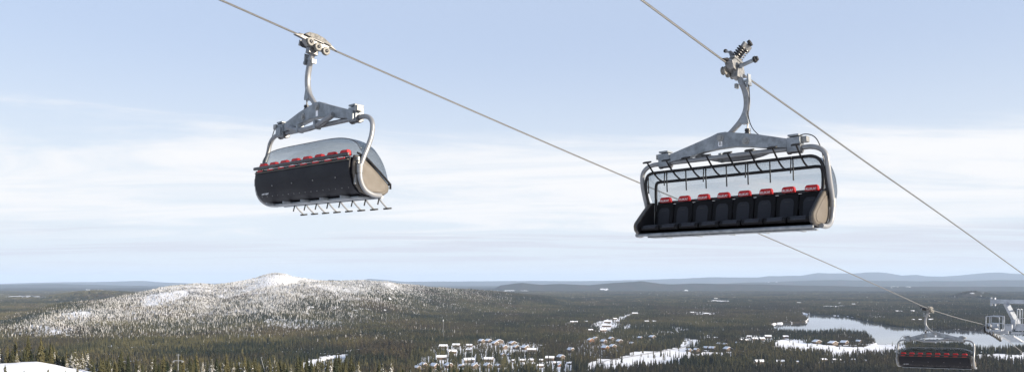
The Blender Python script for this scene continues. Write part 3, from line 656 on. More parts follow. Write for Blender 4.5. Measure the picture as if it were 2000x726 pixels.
# ------------------------------------------------------------------ village
M['snow'] = mat('roof_snow', (.83, .84, .86), .8, 0, (.6, (.78, .80, .84), .4, .7), bump=(1.5, .5))
M['log'] = mat('brown_log_wall', (.10, .066, .044), .85, 0, (1.2, (.17, .11, .07), .4, .7))
M['orange'] = mat('orange_log_wall', (.28, .11, .04), .8, 0, (1.2, (.22, .09, .035), .4, .7))
M['glass'] = mat('window_glass', (.02, .025, .03), .08, 0)
M['trim'] = mat('pale_window_trim', (.34, .30, .25), .7)
def house_proto(kind):
    e = empty({'G': 'log_cabin', 'L': 'lodge', 'O': 'log_cabin'}[kind]); wallm = 'orange' if kind == 'O' else 'log'
    # unit width 1 m across the viewer's direction; scaled when placed
    Wd, Dp, Hh, rise = (10, 12, 5.2, 3.3) if kind != 'L' else (14, 9, 5.4, 2.3)
    mb = MB()
    if kind != 'L':   # gable towards -Y
        mb.prism([(-Wd / 2, -1), (Wd / 2, -1), (Wd / 2, Hh), (0, Hh + rise), (-Wd / 2, Hh)], lambda a, b: (a, -Dp / 2, b), lambda a, b: (a, Dp / 2, b))
    else:
        mb.prism([(-Dp / 2, -1), (Dp / 2, -1), (Dp / 2, Hh), (0, Hh + rise), (-Dp / 2, Hh)], lambda a, b: (-Wd / 2, a, b), lambda a, b: (Wd / 2, a, b))
    mb.build('wall', wallm, e, smooth=False)
    if kind != 'L':
        ov = 1.1; dr = rise / (Wd / 2) * ov
        for th0, th1, nm, mt_, e_, ed in ((.03, .28, 'roof', 'trim', ov, 1.1), (.30, .85, 'roof_snow', 'snow', ov - .15, 1.0)):
            x_ = Wd / 2 + e_; zb_ = Hh - rise / (Wd / 2) * e_
            mb = MB(); mb.prism([(-x_, zb_ + th0), (0, Hh + rise + th0), (x_, zb_ + th0), (x_, zb_ + th1), (0, Hh + rise + th1), (-x_, zb_ + th1)], lambda a, b: (a, -Dp / 2 - ed, b), lambda a, b: (a, Dp / 2 + ed, b)); mb.build(nm, mt_, e, smooth=False)
        for wx, wz in ((-2.6, 1.4), (0.1, 1.4), (2.8, 1.4), (-1.2, 4.2), (1.3, 4.2)):
            f = MB().box((wx, -Dp / 2 - .04, wz), (1.7, .1, 1.6)).build('window', 'trim', e, smooth=False); MB().box((wx, -Dp / 2 - .1, wz), (1.3, .06, 1.2)).build('pane', 'glass', f, smooth=False)
        MB().box((0, -Dp / 2 - .9, 2.95), (Wd * .8, 1.7, .18)).build('balcony', 'trim', e, smooth=False)
    else:
        for th0, th1, nm, mt_, e_, ed in ((.03, .28, 'roof', 'trim', 1.2, 1.2), (.30, .95, 'roof_snow', 'snow', 1.05, 1.1)):
            x_ = Dp / 2 + e_; zb_ = Hh - rise / (Dp / 2) * e_
            mb = MB(); mb.prism([(-x_, zb_ + th0), (0, Hh + rise + th0), (x_, zb_ + th0), (x_, zb_ + th1), (0, Hh + rise + th1), (-x_, zb_ + th1)], lambda a, b: (-Wd / 2 - ed, a, b), lambda a, b: (Wd / 2 + ed, a, b)); mb.build(nm, mt_, e, smooth=False)
        for wx in (-5.2, -2.4, .6, 3.4, 5.6):
            f = MB().box((wx, -Dp / 2 - .04, 1.7), (1.7, .1, 1.7)).build('window', 'trim', e, smooth=False); MB().box((wx, -Dp / 2 - .1, 1.7), (1.3, .06, 1.3)).build('pane', 'glass', f, smooth=False)
    c = MB().box((1.6, .8, Hh + rise + .4), (.9, .9, 2.2)).build('chimney', 'dark_steel', e, smooth=False)
    return e, Wd + 2
hpro = {k: house_proto(k) for k in 'GLO'}; hused = set(); rh = random.Random(9)
bpy.context.view_layer.update()
for (u, v, w_, k, lab, grp), (x, y, z, hw) in zip(HOUSES, hp):
    p, bw = hpro[k]
    if k in hused: o = copy_tree(p)
    else: o = p; hused.add(k)
    s_ = hw / bw * .9; sy = max(s_, .8) if k != 'L' else s_
    o.location = (x, y, z); o.scale = (s_, min(s_, 1.3), max(.75, min(s_ * 1.0, 1.3)))
    o.rotation_euler = (0, 0, R(34 + rh.uniform(-14, 14)) if k != 'L' else R(rh.uniform(-16, 14)))
    tag(o, lab, 'cabin' if k != 'L' else 'lodge', grp)
# road through the snowfield
def road(pts, wd):
    vs = []; fs = []; P = [plain_pt(*q_) for q_ in pts]; P = smooth_path(P, 8)
    for i, p_ in enumerate(P):
        a = P[max(0, i - 1)]; b = P[min(len(P) - 1, i + 1)]; t_ = Vector((b.x - a.x, b.y - a.y, 0)).normalized(); n_ = Vector((-t_.y, t_.x, 0))
        for s_ in (-1, 1):
            q_ = p_ + n_ * wd / 2 * s_; vs.append((q_.x, q_.y, float(height(q_.x, q_.y)) + .7))
    fs = [(2 * i, 2 * i + 1, 2 * i + 3, 2 * i + 2) for i in range(len(P) - 1)]
    mb = MB(); mb.add(vs, fs); return mb
M['roadm'] = mat('packed_snow_road', (.28, .27, .26), .8, 0, (.05, (.50, .50, .52), .4, .6))
tag(road([(1163, 722), (1172, 712), (1182, 704.5), (1215, 699.5), (1262, 692), (1300, 686), (1337, 678), (1350, 668), (1340, 660)], 9).build('road', 'roadm'), 'packed snow road curving through the snowfield', None, None, 'structure')

# ------------------------------------------------------------------ chairlift frame of reference
TH = 0.7637
S = Vector((math.sin(TH), math.cos(TH), 0)); LT = Vector((math.cos(TH), -math.sin(TH), 0)); LA, LB = -15.9417, -8.7775
def rope(name, l, nodes, label):
    pts = smooth_path([LT * l + S * s_ + Vector((0, 0, z)) for s_, z in nodes], 14)
    n = 10; r = .0225; mb = MB().tube(pts, r, n, True); o = mb.build(name, 'rope', None, True, 0, 80); me = o.data
    uvl = me.uv_layers.new(name='UVMap'); d = [0]
    for i in range(1, len(pts)): d.append(d[-1] + (pts[i] - pts[i - 1]).length)
    for pl in me.polygons:
        vi = list(pl.vertices)
        ks = [q_ % n for q_ in vi]; wrap = (n - 1 in ks) and (0 in ks)
        for li, q_ in zip(pl.loop_indices, vi):
            i, k = divmod(q_, n); kk = k + n if (wrap and k == 0) else k
            uvl.data[li].uv = ((d[i] / .36 + kk / n) * 6 / 3.1831 / 1.0, kk / n)
    return tag(o, label, 'rope', 'haul ropes of the chairlift')
rope('haul_rope', LA, [(-60, 17.6), (-20, 10.6), (0, 7.12), (5, 6.31), (7.97, 5.82), (10.2, 5.44), (12.92, 4.99), (16.65, 4.38), (22.82, 3.39), (31.5, 2.03), (37.65, 1.04), (44.16, -.03), (49, -.84), (54.11, -1.683), (60, -2.42), (66.94, -3.196), (70.6, -3.98), (74.26, -4.83), (79, -6.03), (110, -13.8), (200, -38), (330, -75)], 'twisted steel rope carrying the left and lowest chairs to the tower')
rope('haul_rope', LB, [(-60, 17.6), (-20, 10.9), (0, 7.55), (8, 6.15), (12.57, 5.33), (16.2, 4.70), (20.73, 3.98), (24.32, 3.40), (28.91, 2.69), (35, 1.72), (43.5, .33), (55, -1.45), (66.94, -3.1), (70.6, -3.98), (74.26, -4.83), (110, -13.8), (200, -38), (330, -75)], 'twisted steel rope carrying the open right chair')

CH = {'A': ((-4.461220127, 18.39196294, 5.43885983), [[0.70179404, 0.71190117, 0.0261121], [-0.71208166, 0.70208936, -0.00320060], [-0.02061154, -0.01634778, 0.99965390]]),
      'B': ((4.864535345, 17.77303067, 4.698636971), [[-0.74960962, -0.66188010, 0.00039489], [0.66185041, -0.74957006, 0.00993811], [-0.00628184, 0.00771106, 0.99995054]]),
      'C': ((25.9088473, 50.1121433, -1.68296901), [[0.70372298, 0.70810608, -0.05796339], [-0.70935545, 0.70484953, -0.00140594], [0.03985992, 0.04210604, 0.99831748]])}
TXT_BACK = text_mesh('LEITNER', .085); TXT_HEAD = text_mesh('RUKA!', .078); TXT_B = text_mesh('B', .11)
OX = .16      # the seat row hangs a little inboard of the rope
def side_tube_profile(o=0):
    return [(1.72, 0, -1.93), (1.88, 0, -1.935), (2.05, .0, -1.99), (2.17, -.01, -2.12), (2.2, -.04, -2.35), (2.2, -.12, -2.6), (2.2, -.23, -2.86), (2.2, -.30, -3.1), (2.2, -.28, -3.32), (2.2, -.17, -3.5), (2.2, .02, -3.585), (2.17, .24, -3.585)]
def chair(name, label, up):
    e = empty(name, (0, 0, 0), label, 'chairlift chair', 'eight seat chairs of the chairlift')
    rope_up = math.atan(.165) if name == 'A' else 0
    # ---- grip (outboard is -X)
    g = MB()
    g.box((-.02, 0, .0), (.13, .62, .10)); g.prism([(-.30, -.05), (-.20, .10), (.22, .12), (.34, .02), (.24, -.12), (-.16, -.14)], lambda a, b: (-.14, a, b), lambda a, b: (.05, a, b))
    g.box((-.10, 0, -.16), (.16, .24, .22)); g.box((-.10, .02, .14), (.10, .46, .06)); g.box((.05, 0, .06), (.08, .34, .10))
    gr = g.build('grip', 'alu', e, bevel=.012); gr.rotation_euler = (R(9.4) if up else R(-9.4), 0, 0)
    MB().prism([(-.34, .06), (-.24, .13), (-.05, .16), (.14, .14), (.34, .07), (.34, .03), (-.34, .03)], lambda a, b: (.055, a, b), lambda a, b: (.10, a, b)).build('cover', 'cover', gr, bevel=.01) if not up else None
    g = MB()
    g.prism([(-.55, -.035), (-.28, -.05), (-.28, .06), (-.36, .05)], lambda a, b: (-.05, a, b), lambda a, b: (.05, a, b))
    g.prism([(.55, .0), (.28, .05), (.28, .10), (.36, .09)], lambda a, b: (-.03, a, b), lambda a, b: (.03, a, b))
    g.build('rope_guide', 'black', gr)
    for yy, xx, zz_ in ((-.19, .09, -.08), (.23, .09, -.14), (.02, .09, -.12)):
        _w = MB().lathe((xx - .05, yy, zz_), (xx + .05, yy, zz_), [(0, .03), (0, .085), (.25, .095), (.3, .075), (.7, .075), (.75, .095), (1, .085), (1, .02)], 18).build('wheel', 'wheel', gr); MB().lathe((xx + .04, yy, zz_), (xx + .07, yy, zz_), [(0, .03), (0, .04), (.6, .04), (1, .02)], 10).build('axle', 'black', _w)
    for k, yo in enumerate((-.075, .085)):
        a = Vector((.02, yo, .10)) if up else Vector((-.12, yo, -.05)); b = Vector((-.24, yo + .02, .40)) if up else Vector((-.42, yo, .02)); ax = (b - a).normalized(); u_ = Vector((0, 1, 0)); q_ = ax.cross(u_)
        pts = [a + (b - a) * (i / 96) + (u_ * math.cos(i / 96 * 2 * math.pi * 7.5) + q_ * math.sin(i / 96 * 2 * math.pi * 7.5)) * .078 for i in range(97)]
        sp_ = MB().tube(pts, .0145, 6).build('coil_spring', 'black', gr); MB().cyl(a, b, .022, 8).build('spring_rod', 'dark_steel', sp_)
    MB().box((-.265, .0, .42) if up else (-.45, 0, .02), (.06, .34, .14), Matrix.Rotation(R(-35 if up else 0), 3, 'Y')).build('spring_yoke', 'alu', gr, bevel=.01)
    MB().lathe((-.32, .0, .48) if up else (-.40, .2, .02), (-.38, .0, .51) if up else (-.46, .2, .02), [(0, .06), (.1, .075), (.9, .075), (1, .05)], 16).build('roller', 'rubber', gr)
    la = MB().tube([(.0, -.05, .16), (.10, -.08, .36), (.16, -.10, .44)], [.07, .055, .035], 8) if up else MB().tube([(-.1, -.2, 0), (-.1, -.32, .06), (-.1, -.40, .07)], [.06, .05, .02], 8)
    la.build('lever', 'dark_steel', gr)
    if up: la = MB().cyl((.15, -.10, .42), (.30, -.16, .51), .026, 10).build('handle', 'bright', gr); MB().cyl((.29, -.156, .505), (.325, -.17, .526), .042, 10).build('handle_cap', 'rubber', la)
    ra = MB().lathe((-.15, 0, .0), (-.48, 0, .09), [(0, .06), (.15, .06), (.2, .042), (1, .042)], 12).build('roller_arm', 'galv', gr); MB().lathe((-.46, 0, .083), (-.56, 0, .112), [(0, .055), (.1, .072), (.55, .075), (.6, .06), (1, .05)], 16).build('roller', 'rubber', ra)
    # ---- hanger arm
    path = smooth_path([(-.08, 0, .02), (-.11, 0, -.12), (-.18, 0, -.33), (-.265, 0, -.52), (-.315, 0, -.74), (-.30, 0, -.97), (-.20, 0, -1.17), (-.02, 0, -1.35), (.17, 0, -1.50)], 5)
    mb = MB(); vs = []; n = len(path)
    for i, p_ in enumerate(path):
        a = path[max(0, i - 1)]; b = path[min(n - 1, i + 1)]; t_ = (b - a).normalized(); nn = Vector((t_.z, 0, -t_.x)); hw = .042 + .020 * math.sin(math.pi * i / (n - 1)); hy = .052
        c_ = .018
        for sx, sy in ((-1, -1 + c_ / hy), (-1, 1 - c_ / hy), (-1 + c_ / hw, 1), (1 - c_ / hw, 1), (1, 1 - c_ / hy), (1, -1 + c_ / hy), (1 - c_ / hw, -1), (-1 + c_ / hw, -1)):
            vs.append(p_ + nn * hw * sx + Vector((0, hy * sy, 0)))
    fs = [(i * 8 + k, i * 8 + (k + 1) % 8, (i + 1) * 8 + (k + 1) % 8, (i + 1) * 8 + k) for i in range(n - 1) for k in range(8)] + [tuple(range(8)), tuple((n - 1) * 8 + k for k in range(8))]
    mb.add(vs, fs); arm = mb.build('hanger_arm', 'tube', e, angle=50)
    MB().prism([(-.30, -.98), (-.26, -.98), (-.17, -1.22), (-.22, -1.28), (-.36, -1.27), (-.36, -1.22)], lambda a, b: (a, -.06, b), lambda a, b: (a, .06, b)).build('gusset_plate', 'galv', arm)
    MB().box((-.31, .055, -.74), (.06, .008, .13)).build('arm_plate', 'bright', arm); MB().box((-.20, .055, -.38), (.07, .006, .08)).build('arm_plate', 'galv', arm)
    br_ = MB(); br_.box((-.27, 0, -.34), (.16, .06, .05)); br_.prism([(-.40, -.46), (-.33, -.46), (-.35, -.22), (-.375, -.20)], lambda a, b: (a, -.07, b), lambda a, b: (a, .07, b)); br_.cyl((-.36, -.09, -.42), (-.36, .09, -.42), .035); br_.build('stop_bracket', 'galv', arm, bevel=.005)
    MB().box((-.08, 0, -.42), (.06, .12, .10)).build('limit_switch', 'bright', arm, bevel=.008)
    # ---- damper
    d = MB(); d.lathe((-.33, 0, -1.38), (-.33, 0, -1.66), [(0, .03), (.02, .062), (.2, .066), (.22, .05), (.27, .05), (.3, .066), (.48, .066), (.5, .05), (.55, .05), (.58, .066), (.78, .066), (.8, .055), (1, .05)], 14); dp = d.build('damper', 'black', e)
    MB().cyl((-.33, 0, -1.25), (-.33, 0, -1.39), .018, 8).build('damper_rod', 'bright', dp)
    # ---- cross beam
    poly = [(-1.42, -1.77), (-.52, -1.53), (.02, -1.43), (.16, -1.40), (.34, -1.405), (.50, -1.46), (1.60, -1.76), (1.60, -1.93), (1.1, -1.87), (.72, -1.79), (.35, -1.755), (-.05, -1.75), (-.45, -1.80), (-.8, -1.87), (-1.42, -1.92)]
    mb = MB(); mb.prism(poly, lambda a, b: (a, -.085, b), lambda a, b: (a, .085, b)); cb = mb.build('cross_beam', 'galv', e, bevel=.006)
    for sy in (-1, 1):
        for bx, bz in ((.27, -1.52), (-.33, -1.66)):
            MB().lathe((bx, sy * .08, bz), (bx, sy * .125, bz), [(0, .085), (.4, .085), (.45, .05), (1, .045)], 14).build('bolt_plate', 'bright', cb)
    MB().box((.27, .0885, -1.655), (.09, .004, .10)).build('number_plate', 'white', cb) if up else MB().box((.27, -.0885, -1.655), (.09, .004, .14)).build('number_plate', 'white', cb)
    if up:
        t_ = place('lettering', TXT_B, cb, (.27, .092, -1.655), (R(90), 0, R(180))); t_.data = TXT_B.copy(); t_.data.materials.clear(); t_.data.materials.append(M['black'])
    mb = MB(); pth = smooth_path([(-.95, -.13, -1.84), (-.55, -.14, -1.95), (-.1, -.14, -1.985), (.35, -.14, -1.96), (.72, -.13, -1.87), (1.0, -.12, -1.79)], 5); mb.tube(pth, .062, 8, True, 1.0); mb.build('curved_strut', 'tube', e)
    for bx, bz in ((-.4, -1.93), (.35, -1.93)):
        MB().box((bx, -.125, bz), (.07, .17, .20)).build('strut_clamp', 'galv', cb, bevel=.006)
    for bx in (-1.54 + OX, 1.54 + OX):
        mb = MB(); mb.box((bx, 0, -1.86), (.28, .22, .30)); mb.box((bx, .0, -1.67), (.24, .24, .04)); mb.box((bx, -.13, -1.90), (.20, .05, .20)); bxo = mb.build('mounting_box', 'galv', cb, bevel=.012)
        sx = 1 if bx > 0 else -1
        MB().box((bx + sx * .19, -.06, -1.76), (.12, .16, .12)).build('junction_box', 'bright', bxo, bevel=.01)
        MB().lathe((bx - .16, 0, -1.96), (bx + .16, 0, -1.96), [(0, .075), (.05, .09), (.2, .09), (.25, .078), (.75, .078), (.8, .09), (.95, .09), (1, .075)], 14).build('rubber_mount', 'dark_steel', bxo)
    # ---- carrying tube: one bent piece from side to side
    pr = smooth_path(side_tube_profile(), 4); right = [Vector((p_.x + OX, p_.y, p_.z)) for p_ in pr]; left = [Vector((-p_.x + OX, p_.y, p_.z)) for p_ in reversed(pr)]
    MB().tube(left + right, .052, 12).build('carrying_tube', 'tube', e, angle=80)
    for sx in (-1, 1):
        MB().lathe((sx * 2.2 + OX, -.305, -3.0), (sx * 2.2 + OX, -.305, -3.17), [(0, .055), (0, .066), (1, .066), (1, .055)], 12).build('tube_clamp', 'bright', e)
        # bubble hinge hardware beside the shell
        mb = MB(); mb.box((sx * 2.06 + OX, -.30, -3.08), (.10, .06, .46)); mb.box((sx * 2.12 + OX, -.33, -2.88), (.14, .05, .08)); mb.box((sx * 2.1 + OX, -.34, -3.3), (.06, .05, .2)); mb.cyl((sx * 1.98 + OX, -.32, -2.96), (sx * 2.2 + OX, -.32, -2.96), .035); mb.build('hinge_bracket', 'bright', e, bevel=.006)
    # bowden cables
    sx = -1
    MB().tube(smooth_path([(-.37, .03, -.35), (-.39, .03, -.75), (-.36, .03, -1.1), (-.5, .05, -1.45), (-.85, .06, -1.72), (-1.2, .05, -1.78)], 5), .010, 6).build('cable', 'black', e)
    MB().tube(smooth_path([(-.345, 0, -.45), (-.345, 0, -.9), (-.345, 0, -1.25)], 3), .012, 6).build('control_rod', 'bright', e)
    MB().tube(smooth_path([(-1.5 + OX, -.02, -1.72), (-1.75 + OX, 0, -1.66), (-1.98 + OX, 0, -1.78), (-2.1 + OX, -.05, -2.15), (-2.09 + OX, -.2, -2.6), (-2.1 + OX, -.3, -2.95)], 5), .011, 6).build('cable', 'black', e)
    MB().cyl((-2.1 + OX, -.26, -2.62), (-2.1 + OX, -.31, -2.95), .024, 8).build('gas_spring', 'dark_steel', e)
    # ---- rear shell
    outer = smooth_path([(0, -.44, -2.84), (0, -.455, -3.0), (0, -.44, -3.2), (0, -.37, -3.40), (0, -.26, -3.53), (0, -.10, -3.60), (0, .12, -3.615), (0, .36, -3.60)], 3)
    ins = smooth_path([(0, -.41, -2.84), (0, -.425, -3.0), (0, -.41, -3.19), (0, -.345, -3.38), (0, -.24, -3.50), (0, -.10, -3.565), (0, .12, -3.58), (0, .36, -3.565)], 3)
    prof = [(p_.y, p_.z) for p_ in outer] + [(p_.y, p_.z) for p_ in reversed(ins)]
    sh = MB().prism(prof, lambda a, b: (-2.02 + OX, a, b), lambda a, b: (2.02 + OX, a, b)).build('rear_shell', 'shell', e, angle=40)
    place('lettering', TXT_BACK, sh, (-1.62 + OX, -.388, -3.395), (R(62), 0, 0))
    mb = MB()
    for i in range(16):
        mb.lathe((-1.85 + i * .247 + OX, -.33, -3.44), (-1.85 + i * .247 + OX, -.345, -3.455), [(0, .012), (1, .010)], 8)
    for i in range(4): mb.lathe((-1.2 + i * .9 + OX, -.44, -3.23), (-1.2 + i * .9 + OX, -.452, -3.235), [(0, .016), (1, .012)], 8)
    mb.build('rivet', 'bright', sh)
    # aluminium rail along the underside front and back
    MB().tube([(-2.05 + OX, .36, -3.60), (2.05 + OX, .36, -3.60)], .035, 10).build('front_rail', 'galv', e)
    mb = MB(); mb.box((OX, -.02, -3.635), (3.9, .30, .03))
    for i in range(5): mb.box((-1.6 + i * .8 + OX, -.16, -3.63), (.05, .42, .05))
    mb.build('underside_rail', 'galv', e)
    MB().box((OX, -.475, -2.79), (4.06, .06, .07)).build('top_rail', 'black', e, bevel=.015)
    MB().box((OX, -.452, -2.895), (4.0, .05, .022)).build('trim_strip', 'taupe', e)
    # ---- seats
    for i in range(8):
        cx_ = -1.75 + i * .5 + OX
        mb = MB(); fr_ = [(-.235, -3.40), (.235, -3.40), (.247, -3.10), (.242, -2.90), (.20, -2.83), (-.20, -2.83), (-.242, -2.90), (-.247, -3.10)]
        yb = lambda z: -.36 + (-(z + 2.8)) * .16
        mb.prism(fr_, lambda a, b: (cx_ + a, yb(b) - .03, b), lambda a, b: (cx_ + a, yb(b) + .045, b)); bk = mb.build('backrest_pad', 'seat', e, bevel=.02)
        fi = [(-.15, -3.36), (.15, -3.36), (.15, -3.04), (.13, -2.97), (.08, -2.93), (-.08, -2.93), (-.13, -2.97), (-.15, -3.04)]
        mb = MB(); mb.prism(fi, lambda a, b: (cx_ + a, yb(b) + .035, b), lambda a, b: (cx_ + a, yb(b) + .054, b)); ins_ = mb.build('insert', 'insert', bk, bevel=.006)
        MB().box((cx_, yb(-3.0) + .056, -3.0), (.12, .004, .012)).build('stitching', 'black', ins_)
        hr_ = [(-.14, -2.80), (.14, -2.80), (.135, -2.715), (.112, -2.672), (-.112, -2.672), (-.135, -2.715)]
        mb = MB(); mb.prism(hr_, lambda a, b: (cx_ + a, -.43 + (.02 if b > -2.70 else 0), b), lambda a, b: (cx_ + a, -.30 - (.03 if b > -2.70 else 0), b)); hd = mb.build('headrest', 'red', e, bevel=.018)
        place('lettering', TXT_HEAD, hd, (cx_, -.296, -2.762), (R(90), 0, R(180)))
        MB().box((cx_, -.470, -2.860), (.25, .02, .026)).build('rear_slot', 'red', hd)
        mb = MB(); st_ = [(-.30, -3.46), (-.30, -3.37), (-.1, -3.40), (.25, -3.365), (.36, -3.39), (.40, -3.45), (.36, -3.50), (-.2, -3.50)]
        mb.prism(st_, lambda a, b: (cx_ - .235, a, b), lambda a, b: (cx_ + .235, a, b)); sc_ = mb.build('seat_cushion', 'seat', e, bevel=.015)
        mb = MB(); mb.prism([(-.18, -3.39), (.25, -3.36), (.37, -3.385), (.412, -3.45), (.36, -3.47), (.2, -3.40), (-.18, -3.41)], lambda a, b: (cx_ - .16, a, b), lambda a, b: (cx_ + .16, a, b)); mb.build('insert', 'insert', sc_, bevel=.004)
    # ---- side mouldings
    side = [(-.36, -2.80), (-.20, -2.80), (-.06, -2.88), (.10, -3.00), (.30, -3.17), (.47, -3.32), (.50, -3.40), (.47, -3.50), (.38, -3.565), (.0, -3.60), (-.20, -3.55), (-.34, -3.40), (-.40, -3.15), (-.40, -2.95)]
    inl = [(-.22, -2.92), (-.10, -2.96), (.08, -3.08), (.30, -3.27), (.40, -3.38), (.38, -3.47), (.30, -3.51), (.0, -3.53), (-.16, -3.48), (-.26, -3.34), (-.30, -3.10)]
    for sx in (-1, 1):
        x0, x1 = sx * 2.03 + OX, sx * 2.12 + OX
        mb = MB(); mb.prism(side, lambda a, b: (x0, a, b), lambda a, b: (x1, a, b)); sd_ = mb.build('side_panel', 'taupe', e, bevel=.03)
        mb = MB(); mb.prism(inl, lambda a, b: (x1 - sx * .01, a, b), lambda a, b: (x1 + sx * .010, a, b)); mb.build('side_inlay', 'taupe_in', sd_, bevel=.008)
        mb = MB(); mb.prism([(a * .995, -3.2 + (b + 3.2) * .995) for a, b in side], lambda a, b: (x0 - sx * .014, a, b), lambda a, b: (x0 + sx * .03, a, b)); mb.build('inner_shade', 'black', sd_)  # thin black sheet added as painted shade on the panel's inner face
    # ---- bubble
    R0 = [(-.30, -2.355), (-.18, -2.36), (-.02, -2.39), (.12, -2.46), (.25, -2.58), (.355, -2.74), (.43, -2.93), (.475, -3.13), (.50, -3.33)]
    if up: R0 = [(.06, -2.13), (-.15, -2.085), (-.38, -2.12), (-.60, -2.23), (-.78, -2.41), (-.88, -2.62), (-.90, -2.82), (-.82, -2.98), (-.66, -3.10)]
    pv = (-.15, -3.12) if not up else (-.30, -2.95)
    rows_ = smooth_path([(0, a, b) for a, b in R0], 3); xs_ = [-2.12 + 4.24 * i / 44 for i in range(45)]; vs = []
    for x_ in xs_:
        q_ = abs(x_) / 2.13; k_ = max(0, 1 - q_ ** 5.0) ** .42 if not up else max(0, 1 - q_ ** 9) ** .42
        for j, p_ in enumerate(rows_):
            tj = j / (len(rows_) - 1)
            kk = k_ * (1 - tj) + (k_ * .1 + .9) * tj if not up else k_ * .25 + .75
            kk = .42 + .58 * kk if not up else kk
            if j == len(rows_) - 1 and not up: kk = 1
            vs.append((x_ + OX, pv[0] + (p_.y - pv[0]) * kk, pv[1] + (p_.z - pv[1]) * kk))
    m_ = len(rows_); fs = [(i * m_ + j, (i + 1) * m_ + j, (i + 1) * m_ + j + 1, i * m_ + j + 1) for i in range(len(xs_) - 1) for j in range(m_ - 1)]
    mb = MB(); mb.add(vs, fs); bb = mb.build('bubble_canopy', 'bubble', e, angle=80); so_ = bb.modifiers.new('thickness', 'SOLIDIFY'); so_.thickness = .006
    # end cheeks of the bubble
    for ci_, sx in ((0, -1), (len(xs_) - 1, 1)):
        ring = [vs[ci_ * m_ + j] for j in range(m_)]
        c_ = (ring[0][0] + sx * .0, pv[0], pv[1] + .25); mb = MB(); mb.add([c_] + ring, [(0, i + 1, i + 2) for i in range(m_ - 1)]); q_ = mb.build('bubble_end', 'bubble', bb, smooth=False); so_ = q_.modifiers.new('thickness', 'SOLIDIFY'); so_.thickness = .006
    # edge strip of the bubble along its free edge
    for j, nm in ((0, 'bubble_edge'), (m_ - 1, 'bubble_base')):
        if up and j: continue
        MB().tube([vs[i * m_ + j] for i in range(len(xs_))], .008 if j == 0 else .022, 6).build(nm, 'dark_steel' if j == 0 else 'blacktube', bb)
    if not up:
        for sx in (-1, 1):
            MB().tube([(sx * 2.14 + OX, -.34, -2.76), (sx * 2.15 + OX, -.12, -2.84), (sx * 2.15 + OX, .2, -3.08), (sx * 2.15 + OX, .50, -3.33), (sx * 2.12 + OX, .52, -3.42)], .024, 8).build('bubble_rail', 'blacktube', e)
    # ---- safety bar and foot rests
    if up:
        bar = MB(); hoop = smooth_path([(-2.1, -.28, -3.0), (-2.13, -.16, -2.70), (-2.12, -.06, -2.42), (-2.05, .01, -2.22), (-1.92, .05, -2.14), (-1.75, .05, -2.13)], 4)
        pts = [Vector((p_.x + OX, p_.y, p_.z)) for p_ in hoop] + [Vector((-p_.x + OX, p_.y, p_.z)) for p_ in reversed(hoop)]
        sb = bar.tube(pts, .034, 10).build('safety_bar', 'blacktube', e, angle=80)
        mb = MB(); p2 = smooth_path([(-1.98, -.30, -3.0), (-2.0, -.32, -2.6), (-1.98, -.31, -2.36), (-1.90, -.30, -2.31), (-1.7, -.30, -2.31)], 4)
        pts = [Vector((p_.x + OX, p_.y, p_.z)) for p_ in p2] + [Vector((-p_.x + OX, p_.y, p_.z)) for p_ in reversed(p2)]
        mb.tube(pts, .036, 10).build('canopy_frame', 'blacktube', e, angle=80)
        root, mid, mid2, pad = (-.30, -2.30), (-.08, -2.24), (.20, -2.12), (.47, -1.95)
        rod0, rod1 = (.05, -2.15), (.02, -2.60); padrot = R(-20)
    else:
        bar = MB(); hoop = smooth_path([(-2.08, -.1, -3.1), (-2.06, .25, -3.22), (-1.98, .40, -3.28), (-1.75, .42, -3.30)], 4)
        pts = [Vector((p_.x + OX, p_.y, p_.z)) for p_ in hoop] + [Vector((-p_.x + OX, p_.y, p_.z)) for p_ in reversed(hoop)]
        sb = bar.tube(pts, .03, 10).build('safety_bar', 'blacktube', e, angle=80)
        root, mid, mid2, pad = (.42, -3.30), (.44, -3.50), (.52, -3.64), (.72, -3.80)
        rod0, rod1 = (.40, -3.32), (.30, -3.76); padrot = R(10)
    for i in range(8):
        cx_ = -1.75 + i * .5 + OX; ax_ = cx_ + .10
        f_ = MB().tube(smooth_path([(cx_ + .06, *root), (cx_ + .05, *mid), (cx_ + .02, *mid2), (cx_, *pad)], 4), .02, 8).build('footrest', 'blacktube' if up else 'tube', sb)
        MB().box((cx_, pad[0] + .005, pad[1] - (.0 if not up else -.01)), (.19, .10, .035), Matrix.Rotation(padrot, 3, 'X')).build('foot_pad', 'rubber', f_, bevel=.01)
        MB().cyl((ax_ + .14, *rod0), (ax_ + .14, *rod1), .015, 8).build('divider_rod', 'blacktube', sb)
        if up and i % 2 == 1:
            MB().tube([(cx_ - .24, -.02, -2.18), (cx_ - .24, .10, -2.12), (cx_ - .24, .12, -2.46)], .014, 8).build('divider_rod', 'blacktube', sb)
    return e
for key, up, lab in (('A', False, 'eight seat chair with closed bubble hanging on the left, seen from behind'),
                     ('B', True, 'eight seat chair with raised bubble and bar on the right, seats facing the viewer'),
                     ('C', False, 'small far chair with closed bubble at lower right, in front of the lake')):
    e = chair('chairlift_chair', lab, up); o_, m3 = CH[key]
    m4 = Matrix(m3).to_4x4(); m4.translation = Vector(o_); e.matrix_world = m4

